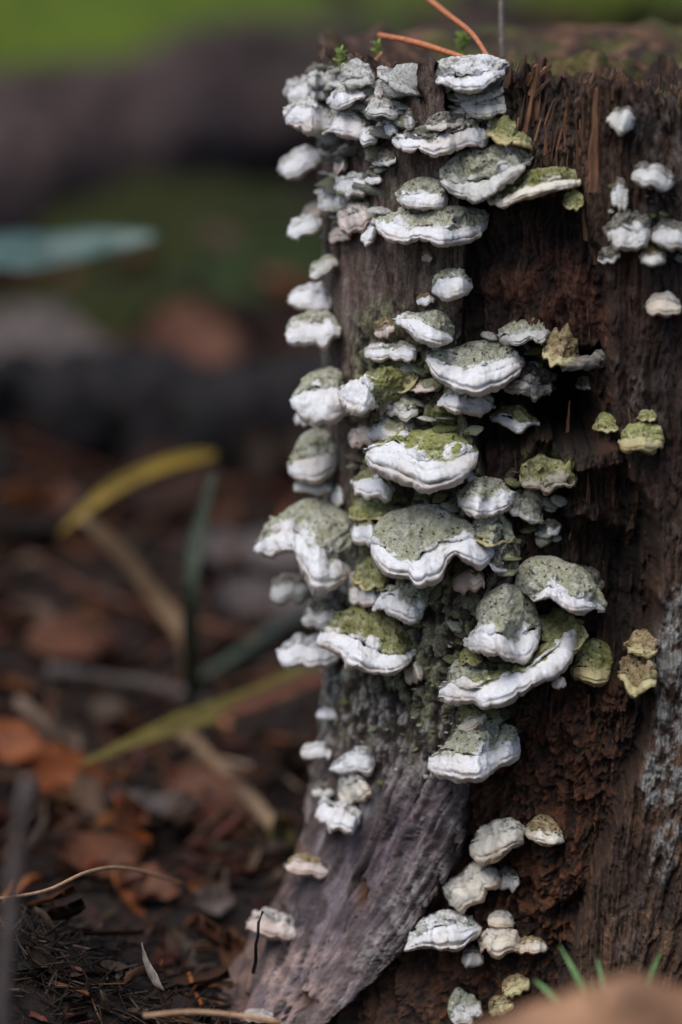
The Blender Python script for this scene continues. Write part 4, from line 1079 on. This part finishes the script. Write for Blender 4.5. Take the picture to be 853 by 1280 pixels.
PAL = [S(70, 48, 38), S(92, 62, 44), S(120, 74, 44), S(58, 44, 38), S(84, 68, 58), S(108, 92, 78), S(44, 34, 30), S(132, 84, 44), S(96, 84, 76), S(64, 44, 40), S(110, 66, 60)]
LEAFG = [leaf_geo(1, 0.10 + 0.045 * (i % 4), 0.25 + 0.1 * (i % 3), 300 + i) for i in range(14)]
def scatter(name, n, sampler, size, label, needle_frac=0.35, pal=PAL, zoff=0.0, seed=0):
    r = np.random.default_rng(seed)
    VV, FF, CC = [], [], []; off = 0
    XY = np.array([sampler(r) for i in range(n)]); ZZ = gz(XY[:, 0], XY[:, 1]) + zoff
    for i in range(n):
        x, y = XY[i]; z = float(ZZ[i])
        if (x - AX) ** 2 + (y - AY) ** 2 < 0.108 ** 2: continue
        c = pal[r.integers(len(pal))] * np.array([1.02, 0.92, 0.82]) * (r.uniform(0.12, 0.6) if r.random() < 0.9 else r.uniform(0.8, 1.6))
        if r.random() < needle_frac:
            L = size * r.uniform(0.8, 2.2); rad = L * r.uniform(0.012, 0.03)
            k = 5; s = np.linspace(-0.5, 0.5, k)
            bend = r.normal(0, 0.14)
            ctr = np.stack([s * L, bend * L * (s * s - 0.1), r.normal(0, 0.06) * L * s * 2], -1)
            ph = np.array([0, 2.1, 4.2])
            P = (ctr[:, None] + rad * np.stack([0 * ph, np.cos(ph), np.sin(ph)], -1)[None]).reshape(-1, 3)
            F = gridF(k, 3, True)
            P = P @ rotm(r.normal(0, 0.3), r.normal(0, 0.28), r.uniform(0, 6.3)).T + [x, y, z + 0.15 * rad + r.uniform(0, 0.1) * size]
        else:
            P, F = LEAFG[r.integers(14)]
            L = size * r.uniform(0.6, 1.5)
            P = P * L @ rotm(r.normal(0, 0.45), r.normal(0, 0.4), r.uniform(0, 6.3)).T + [x, y, z + r.uniform(0.02, 0.22) * size]
        VV.append(P); FF.append(F + off); off += len(P)
        CC.append(np.broadcast_to(c, (len(P), 3)))
    return obj(name, mesh_np(name, np.vstack(VV), np.vstack(FF), M_litter, True, {'Col': np.vstack(CC)}), kind='stuff', label=label, cat='leaf litter')

def near_s(r):
    y = -0.20 + 0.95 * r.random() ** 1.3
    return (-0.05 - (y + 0.75) * 0.16 * 1.3 + r.random() * (0.20 + (y + 0.75) * 0.16 * 1.6), y)
scatter('leaf_litter', 5200, near_s, 0.0125, 'dark brown leaf litter and needles at the foot of the stump', 0.8, seed=1)
scatter('leaf_litter', 260, near_s, 0.021, 'larger dead leaves among the dark litter', 0.1, zoff=0.002, seed=3)
def mound_s(r): return (-0.095 + 0.05 * r.normal(), -0.045 + 0.05 * r.normal())
scatter('leaf_litter', 2200, mound_s, 0.008, 'mound of fine dark needles in the lower left corner', 0.93, pal=[S(40, 33, 30), S(66, 56, 50), S(104, 94, 88), S(30, 25, 23), S(80, 60, 46)], zoff=0.001, seed=4)
def back_s(r):
    y = 0.08 + 0.95 * r.random()
    return (0.02 - r.random() * (0.16 + (y + 0.75) * 0.16), y)
scatter('leaf_litter', 2600, back_s, 0.020, 'tangled reddish brown litter behind the stump', 0.72, pal=PAL + [S(150, 110, 84), S(122, 70, 52), S(140, 124, 112)], zoff=0.001, seed=5)
def mid_s(r):
    y = 0.5 + 2.6 * r.random()
    return ((r.random() - 0.62) * (0.4 + (y + 0.75) * 0.42), y)
scatter('leaf_litter', 2200, mid_s, 0.055, 'blurred brown leaf litter farther behind the stump', 0.25, pal=PAL[:7] + [S(130, 84, 70)], seed=2)

def far_s(r):
    y = 2.2 + 4.5 * r.random()
    return ((r.random() - 0.55) * (y + 0.75) * 0.32, y)
scatter('leaf_litter', 420, far_s, 0.13, 'far blurred leaves and scraps on the mossy ground', 0.3, pal=PAL[:7] + [S(84, 96, 36), S(100, 104, 44), S(60, 66, 30)], seed=6)
# ------------------------------------------------------------------ single things on and around the stump
def leaf_thing(name, label, pts, width, mat, cat='leaf', up=(0, 0, 1), fold=0.25, twist=0.0, group=None, tip=0.05, base=0.3, n=22):
    """a blade along a spline of world points"""
    c = spline(pts, n)
    u = np.linspace(0, 1, n)
    w = width / 2 * np.clip(np.minimum((u + base * 0.25) / max(base, 1e-3), 1) ** 0.7 * np.minimum((1 - u + tip * 0.2) / max(tip * 6, 1e-3), 1) ** 0.7, 0.03, 1)
    tg = np.gradient(c, axis=0); tg /= np.linalg.norm(tg, axis=1)[:, None]
    upv = np.array(up, float)
    sdv = np.cross(tg, upv); sdv /= np.linalg.norm(sdv, axis=1)[:, None] + 1e-9
    nn = np.cross(sdv, tg)
    a = twist * u
    s2 = sdv * np.cos(a)[:, None] + nn * np.sin(a)[:, None]; n2 = np.cross(s2, tg)
    v = np.linspace(-1, 1, 7)
    G = c[:, None] + s2[:, None] * (v[None, :, None] * w[:, None, None]) + n2[:, None] * ((np.abs(v)[None, :, None] * fold * w[:, None, None]))
    G = G + (0.04 * width * fbm(np.repeat(u[:, None], 7, 1) * 6, np.repeat(v[None], n, 0) * 2, o=2, seed=int(width * 1e5) % 97))[..., None] * n2[:, None]
    P = G.reshape(-1, 3); m = len(P)
    thick = np.repeat(n2, 7, 0) * max(0.0002, width * 0.012)
    F = gridF(n, 7)
    ring = list(range(7)) + [7 * i + 6 for i in range(1, n)] + [7 * (n - 1) + k for k in range(5, -1, -1)] + [7 * i for i in range(n - 2, 0, -1)]
    rim = [(ring[i], ring[i] + m, ring[(i + 1) % len(ring)] + m, ring[(i + 1) % len(ring)]) for i in range(len(ring))]
    b0 = c[0].copy()
    V = np.vstack([P, P - thick]) - b0
    return obj(name, mesh_np(name, V, np.vstack([F, F[:, ::-1] + m, np.array(rim)]), mat), None, label, cat, group, loc=tuple(b0))

def tube_thing(name, label, pts, rad, mat, cat, group=None, **k):
    pts = np.array(pts, float); b0 = pts[0].copy()
    me = tube_mesh(name, pts - b0, rad, mat, **k)
    return obj(name, me, None, label, cat, group, loc=tuple(b0))

def pxs(*p): return np.array([at(x, y, np.array(d)) for x, y, d in p])

M_needle = mat_plain('dry_needle', S(150, 84, 50), S(206, 132, 90), 900, rough=0.45, spec=0.4)
M_tan = mat_plain('tan_stem', S(140, 104, 78), S(190, 156, 124), 600, rough=0.6)
M_greyst = mat_plain('grey_stem', S(84, 76, 72), S(128, 118, 110), 600, rough=0.6)
M_black = mat_plain('black_twig', S(18, 15, 14), S(40, 32, 30), 900, rough=0.7)
M_stick = mat_plain('weathered_stick', S(70, 66, 62), S(150, 146, 138), 900, rough=0.85, stretch=(0.15, 1, 1))
M_moss = mat_plain('moss_green', S(104, 128, 40), S(160, 184, 78), 1500, rough=0.8, trans=0.2)
M_grass = mat_plain('grass_green', S(70, 104, 60), S(112, 150, 92), 500, rough=0.5, trans=0.2)
M_yellow = mat_plain('yellow_sedge', S(100, 82, 24), S(140, 116, 40), 120, rough=0.55)
M_ystraw = mat_plain('straw_stalk', S(96, 76, 58), S(144, 118, 90), 150, rough=0.7)
M_bluegrn = mat_plain('blue_green_blade', S(40, 48, 40), S(66, 76, 60), 150, rough=0.6)
M_teal = mat_plain('teal_leaf', S(36, 56, 52), S(72, 98, 90), 90, rough=0.4, spec=0.5)
M_orange = mat_plain('orange_leaf', S(84, 42, 18), S(128, 68, 28), 120, rough=0.6)
M_rust = mat_plain('rust_leaf', S(64, 38, 26), S(98, 60, 40), 120, rough=0.65)
M_olivel = mat_plain('olive_leaf', S(66, 60, 24), S(104, 92, 38), 120, rough=0.65)
M_greyl = mat_plain('grey_leaf', S(62, 54, 52), S(98, 88, 84), 120, rough=0.7)
M_brownl = mat_plain('brown_leaf', S(92, 64, 46), S(172, 130, 98), 70, rough=0.6)

# on the stump
d1 = float(zat(608, 84)) if np.isfinite(zat(608, 84)) else 0.77
tube_thing('pine_needle', 'long orange brown pine needle rising past the top edge of the photo', pxs((612, 74, .757), (590, 42, .775), (560, 18, .79), (520, -14, .81)), [.0006, .0008, .0009], M_needle, 'pine needle', nseg=20)
tube_thing('pine_needle', 'orange brown pine needle lying flat on the stump top', pxs((592, 76, .765), (555, 64, .772), (515, 52, .78), (474, 44, .79)), [.0007, .0009, .0008], M_needle, 'pine needle', nseg=20)
tube_thing('grass_stalk', 'thin grey upright stalk standing on the stump top', pxs((628, 78, .80), (627, 40, .80), (626, -20, .80)), [.0008, .0007], M_greyst, 'stalk', nseg=10)
def moss_sprig(px, py, d, size, label, n=26, seed=0):
    r = np.random.default_rng(seed)
    b0 = np.array(at(px, py, np.array(d)))
    e = obj('moss_sprig', None, None, label, 'moss', 'moss sprigs on the stump top', loc=tuple(b0))
    sv, sf, scap = tube(np.array([[0, 0, -0.3], [0.02, 0, 0.2], [0, 0, 0.6]]) * size, [size * .06, size * .03], nseg=6, nr=5)
    obj('stem', mesh_np('stem', sv, sf, M_moss), e)
    VV, FF = [], []; off = 0
    for i in range(n):
        P, F = LEAFG[i % 14]
        L = size * r.uniform(0.35, 0.6)
        hgt = size * (0.05 + 0.65 * i / n)
        P = (P + [0.5, 0, 0]) * L @ rotm(r.normal(0, 0.3), -r.uniform(0.2, 1.1), i * 2.4).T + [0, 0, hgt]
        VV.append(P); FF.append(F + off); off += len(P)
    obj('leaves', mesh_np('leaves', np.vstack(VV), np.vstack(FF), M_moss), e)
moss_sprig(425, 82, .775, .0050, 'round bright green moss sprig at the left of the stump top', seed=1)
moss_sprig(472, 70, .785, .0046, 'second bright green moss sprig, beside the needle tip', seed=2)
moss_sprig(578, 66, .80, .0060, 'blurred green moss sprig behind the crossing needles', n=40, seed=3)
moss_sprig(520, 98, .762, .0038, 'tiny yellow green moss sprig near the pale rim lump', seed=4)

def rough_stick(name, label, cat, a, b, rad, mat, seed=0, group=None, rough=0.25, n=26, nr=9, sag=0.0):
    a, b = np.array(a), np.array(b)
    r = np.random.default_rng(seed)
    pts = [a + (b - a) * u + np.array([0, 0, sag * math.sin(math.pi * u)]) + r.normal(0, rad * 0.25, 3) * (0 if u in (0, 1) else 1) for u in np.linspace(0, 1, 6)]
    return tube_thing(name, label, pts, [rad, rad * 1.05, rad * 0.95, rad * 0.85], mat, cat, group, nseg=n, nr=nr, rough=rough, seed=seed)
dz_ = float(zat(764, 440)); 
rough_stick('wood_stick', 'short grey weathered stick jutting across the hollow', 'stick', *pxs((778, 442, .752), (704, 457, .742)), .0019, M_stick, seed=3, rough=0.4)

# grass and the big near leaf at the lower right
for i, (p, lb) in enumerate(((((742, 1262, .68), (722, 1222, .682), (700, 1182, .685)), 'tallest green grass blade at the foot of the stump'),
                             (((702, 1258, .67), (686, 1240, .672), (668, 1225, .675)), 'short leaning grass blade left of the tallest blade'),
                             (((760, 1262, .68), (753, 1225, .683), (746, 1198, .686)), 'green grass blade just right of the tallest blade'),
                             (((800, 1262, .68), (814, 1218, .683), (826, 1190, .686)), 'green grass blade leaning toward the right edge'),
                             (((748, 1262, .69), (742, 1240, .69), (738, 1226, .69)), 'shortest pale grass blade between two taller ones'))):
    q_ = pxs(*p); g0 = q_[0] + (q_[0] - q_[1]) * 1.2
    leaf_thing('grass_sprout', lb, np.vstack([g0, q_]), .0022, M_grass, 'grass', up=(0, -1, .3), group='grass blades at the stump foot', tip=.12)
q_ = pxs((530, 1456, .55), (640, 1384, .55), (740, 1348, .552), (840, 1318, .555), (940, 1288, .56))
leaf_thing('dry_leaf', 'large blurred brown leaf close to the camera at the bottom right', q_, .034, M_brownl, 'leaf', up=(0, -0.9, .6), fold=.12, base=.3, tip=.05)
tube_thing('leaf_stalk', 'thin brown stalk under the large near leaf', np.vstack([q_[2] - [0, 0, .012], [q_[2][0] + .01, q_[2][1] + .01, .06], [q_[2][0] + .012, q_[2][1] + .02, -.01]]), [.0012, .0014], M_tan, 'stalk', nseg=12)

# left side: blades, leaves, sticks in the blurred forest floor
leaf_thing('sedge_leaf', 'arched yellow sedge blade standing out behind the stump', pxs((272, 566, 1.10), (210, 580, 1.09), (140, 612, 1.08), (72, 668, 1.07)), .0056, M_yellow, 'sedge leaf', up=(0, -1, .4), tip=.06, base=.2)
leaf_thing('sedge_leaf', 'dry straw coloured stalk below the yellow blade', np.vstack([pxs((104, 648, 1.07), (150, 690, 1.08), (200, 752, 1.09), (232, 800, 1.09), (240, 856, 1.10)), [[at(246, 900, np.array(1.1))[0], .33, -.005]]]), .0066, M_ystraw, 'sedge leaf', up=(0, -1, .4), base=.1)
leaf_thing('sedge_leaf', 'dull blue green blade standing under the tip of the yellow blade', np.vstack([pxs((268, 590, .99), (250, 660, .99), (238, 760, .99)), [[at(236, 900, np.array(1.0))[0], .25, -.005]]]), .0055, M_bluegrn, 'sedge leaf', up=(0, -1, .4))
leaf_thing('sedge_leaf', 'green and rusty blade slanting low behind the trunk', pxs((430, 812, 1.02), (340, 866, .98), (230, 905, .95), (100, 955, .92)), .0100, M_olivel, 'sedge leaf', up=(0, -.5, 1), tip=.06)
leaf_thing('sedge_leaf', 'rust coloured strip along the slanting green blade', pxs((420, 838, .99), (350, 868, .97), (270, 900, .95)), .0080, M_rust, 'sedge leaf', up=(0, -.5, 1))
leaf_thing('broad_leaf', 'pale teal leaf floating into view at the left edge', pxs((-60, 318, 1.22), (20, 322, 1.2), (100, 312, 1.19), (196, 296, 1.18)), .034, M_teal, 'leaf', up=(0, -.55, 1), tip=.14, base=.3)
tube_thing('leaf_stalk', 'thin stalk carrying the teal leaf beyond the left edge', np.vstack([pxs((-50, 320, 1.22), (-90, 500, 1.24)), [[at(-110, 800, np.array(1.26))[0], .46, -.01]]]), [.001, .0016], M_bluegrn, 'stalk', nseg=14)

def ground_leaf(px, py, L, W, mat, label, rz=0, tilt=0.5, cat='leaf', name='fallen_leaf', seed=0, lift=0.004):
    # where the view line through the pixel meets the ground
    d = 0.6
    for k in range(400):
        p = at(px, py, np.array(d))
        if p[2] < float(gz(p[0], p[1])) + lift: break
        d += 0.005
    P, F = leaf_geo(1, W / L, 0.35, 700 + seed, n=9)
    P = P * L @ rotm(tilt, 0.15, rz).T + [0, 0, abs(math.sin(tilt)) * W * 0.7]
    return obj(name, mesh_np(name, P, F, mat), None, label, cat, 'fallen leaves behind the stump', loc=tuple(p))
for i, (px, py, L, W, m, rz, ti, lb) in enumerate((
        (75, 985, .026, .009, M_orange, .3, .9, 'bright orange leaf standing tilted at the left'),
        (20, 945, .026, .008, M_orange, -.4, .8, 'orange leaf cut by the left edge of the photo'),
        (160, 1052, .026, .011, M_orange, 1.3, 1.0, 'rusty orange leaf upright in the middle of the litter'),
        (350, 1065, .026, .008, M_olivel, 1.4, 1.1, 'dull ochre leaf upright close behind the root'),
        (190, 1120, .024, .006, M_rust, -.6, .5, 'olive brown leaf lying under the curved pale twig'),
        (120, 1090, .030, .010, M_rust, .5, .5, 'dark rust leaf left of the curved pale twig'),
        (262, 1140, .018, .005, M_greyl, .8, .6, 'grey brown leaf in the litter beside the root'),
        (260, 1190, .022, .008, M_rust, 2.0, .9, 'small rust leaf upright near the foot of the root'),
        (190, 1020, .034, .007, M_greyl, .1, .3, 'pale grey leaf lying flat behind the rusty one'),
        (270, 1010, .050, .010, M_rust, -.7, .3, 'long rusty leaf strip slanting behind the trunk'),
        (330, 720, .08, .02, M_greyl, .1, .25, 'broad grey blurred leaf lying right beside the trunk'),
        (90, 820, .04, .012, M_rust, .4, .5, 'blurred red brown leaf at the left'),
        (240, 462, .06, .03, M_rust, .2, .6, 'blurred pinkish brown leaf above the black log'),
        (60, 470, .10, .04, M_greyl, .2, .4, 'blurred dusky grey leaf far at the left'),
        (345, 780, .06, .016, M_greyl, .3, .4, 'blurred dark grey leaf below the broad grey leaf'))):
    ground_leaf(px, py, L, W, m, lb, rz, ti, seed=i)

def gpt(px, py, lift=0.0):
    d = 0.55
    for k in range(2000):
        p = at(px, py, np.array(d))
        if p[2] < float(gz(p[0], p[1])) + lift: return p
        d += 0.004 * (1 + d)
    return p
M_log = mat_plain('grey_log_bark', S(34, 27, 26), S(84, 70, 68), 30, rough=0.9, bumpd=.006, spec=.1)
M_dlog = mat_plain('dark_log_bark', S(10, 8, 9), S(28, 23, 24), 30, rough=0.8, bumpd=.005)
def log(px0, py0, px1, py1, rad, mat, label, seed):
    a = gpt(px0, py0); b = gpt(px1, py1)
    a = a + [0, 0, rad * .7]; b = b + [0, 0, rad * .7]
    e = rough_stick('fallen_log', label, 'log', a, b, rad, mat, seed=seed, rough=.22, n=40, nr=18)
log(-160, 370, 470, 175, .062, M_log, 'grey brown fallen log lying slantwise far behind', 11)
log(-40, 190, 640, 60, .05, M_log, 'farther grey brown log below the green moss', 12)
log(60, 585, 480, 572, .032, M_dlog, 'nearly black log low behind the trunk', 13)  # log form across the dark band, coloured nearly black
log(-120, 560, 110, 548, .024, M_dlog, 'short dark log at the left edge', 14)
for i, (p, rad, mat, lb) in enumerate((
        (((0, 690), (120, 760), (330, 820)), .0025, M_rust, 'blurred brown stick slanting toward the trunk'),
        (((230, 940), (300, 1010), (345, 1060)), .0032, M_ystraw, 'brown stick slanting down behind the root'),
        (((420, 760), (330, 820), (240, 880)), .003, M_bluegrn, 'dull green stem slanting behind the trunk'),
        (((60, 860), (200, 880), (260, 900)), .003, M_greyl, 'pale blurred stick lying across the litter'))):
    pts = [gpt(x, y) + [0, 0, rad + .004] for x, y in p]
    tube_thing('fallen_stick', lb, pts, [rad, rad * .8], mat, 'stick', 'sticks on the forest floor', nseg=24, nr=8, rough=.2, seed=i)
tube_thing('curved_twig', 'thin pale twig curving over the litter at the left', pxs((-20, 1126, .73), (55, 1114, .745), (110, 1090, .76), (160, 1086, .79), (230, 1105, .83)), [.0004, .0006, .0004], M_tan, 'twig', nseg=30)
tube_thing('upright_stem', 'blurred grey brown stem upright near the camera at the left edge', np.vstack([pxs((36, 972, .57), (22, 1060, .575), (10, 1180, .58), (4, 1300, .585)), [[at(0, 1400, np.array(.59))[0], -.18, -.01]]]), [.0014, .002, .003, .003], M_greyl, 'stem', nseg=24)
tube_thing('bent_twig', 'small black twig poking up beside the foot of the root', pxs((317, 1215, .775), (320, 1200, .75), (320, 1180, .742), (325, 1160, .74), (322, 1148, .74), (329, 1139, .74)), [.0006, .0005, .0004], M_black, 'twig', nseg=14)
tube_thing('dry_stalk', 'pinkish tan stalk lying along the bottom edge', pxs((180, 1270, .70), (240, 1265, .705), (300, 1270, .71), (350, 1278, .712)), [.0006, .0008], M_tan, 'stalk', nseg=18)
leaf_thing('curled_strip', 'pale curled leaf strip standing in the dark litter', pxs((178, 1180, .765), (182, 1205, .758), (196, 1228, .752), (206, 1238, .75)), .0035, M_greyst, 'leaf strip', up=(1, -.6, .1), twist=1.2)

# moss cushions in the blurred distance
M_mossb = mat_plain('moss_cushion', S(28, 31, 15), S(50, 54, 24), 40, rough=.95, bumpd=.01, spec=.1)
M_mossd = mat_plain('moss_cushion_dark', S(28, 36, 20), S(48, 60, 32), 40, rough=.95, bumpd=.01, spec=.1)
M_mossg = mat_plain('moss_mound_bright', S(54, 68, 24), S(88, 104, 36), 40, rough=.95, bumpd=.01, spec=.1)
def cushion(px, py, rx, ry, h, mat, label, seed):
    p = gpt(px, py)
    na, nr_ = 40, 14
    A, Q = np.meshgrid(np.linspace(0, 2 * math.pi, na, endpoint=False), np.linspace(0, 1, nr_), indexing='xy')
    rr = 1 + 0.2 * fbm(np.cos(A) * 2, np.sin(A) * 2, o=2, seed=seed)
    x = rx * Q * rr * np.cos(A); y = ry * Q * rr * np.sin(A)
    z = h * np.sqrt(np.clip(1 - Q ** 2, 0, 1)) * (1 + .25 * fbm(x * 40, y * 40, o=3, seed=seed + 1)) - .01
    obj('moss_cushion', mesh_np('moss_cushion', np.stack([x, y, z], -1).reshape(-1, 3), gridF(nr_, na, True), mat), None, label, 'moss', 'moss cushions on the forest floor', loc=tuple(p))
for i, a_ in enumerate(((370, 385, .10, .12, .05, M_mossd, 'dark green moss cushion beside the trunk, halfway up'), (60, 410, .14, .12, .035, M_mossb, 'olive moss cushion at the left below the teal leaf'),
                        (150, 300, .22, .2, .05, M_mossb, 'olive moss cushion behind the teal leaf'), (40, 60, .5, .5, .12, M_mossg, 'bright moss mound in the upper left corner'),
                        (730, 22, .9, .5, .14, M_mossg, 'bright moss mound seen past the top right of the stump'), (330, 95, .35, .3, .06, M_mossd, 'dull moss mound between the two far logs'))):
    cushion(*a_, seed=40 + i)
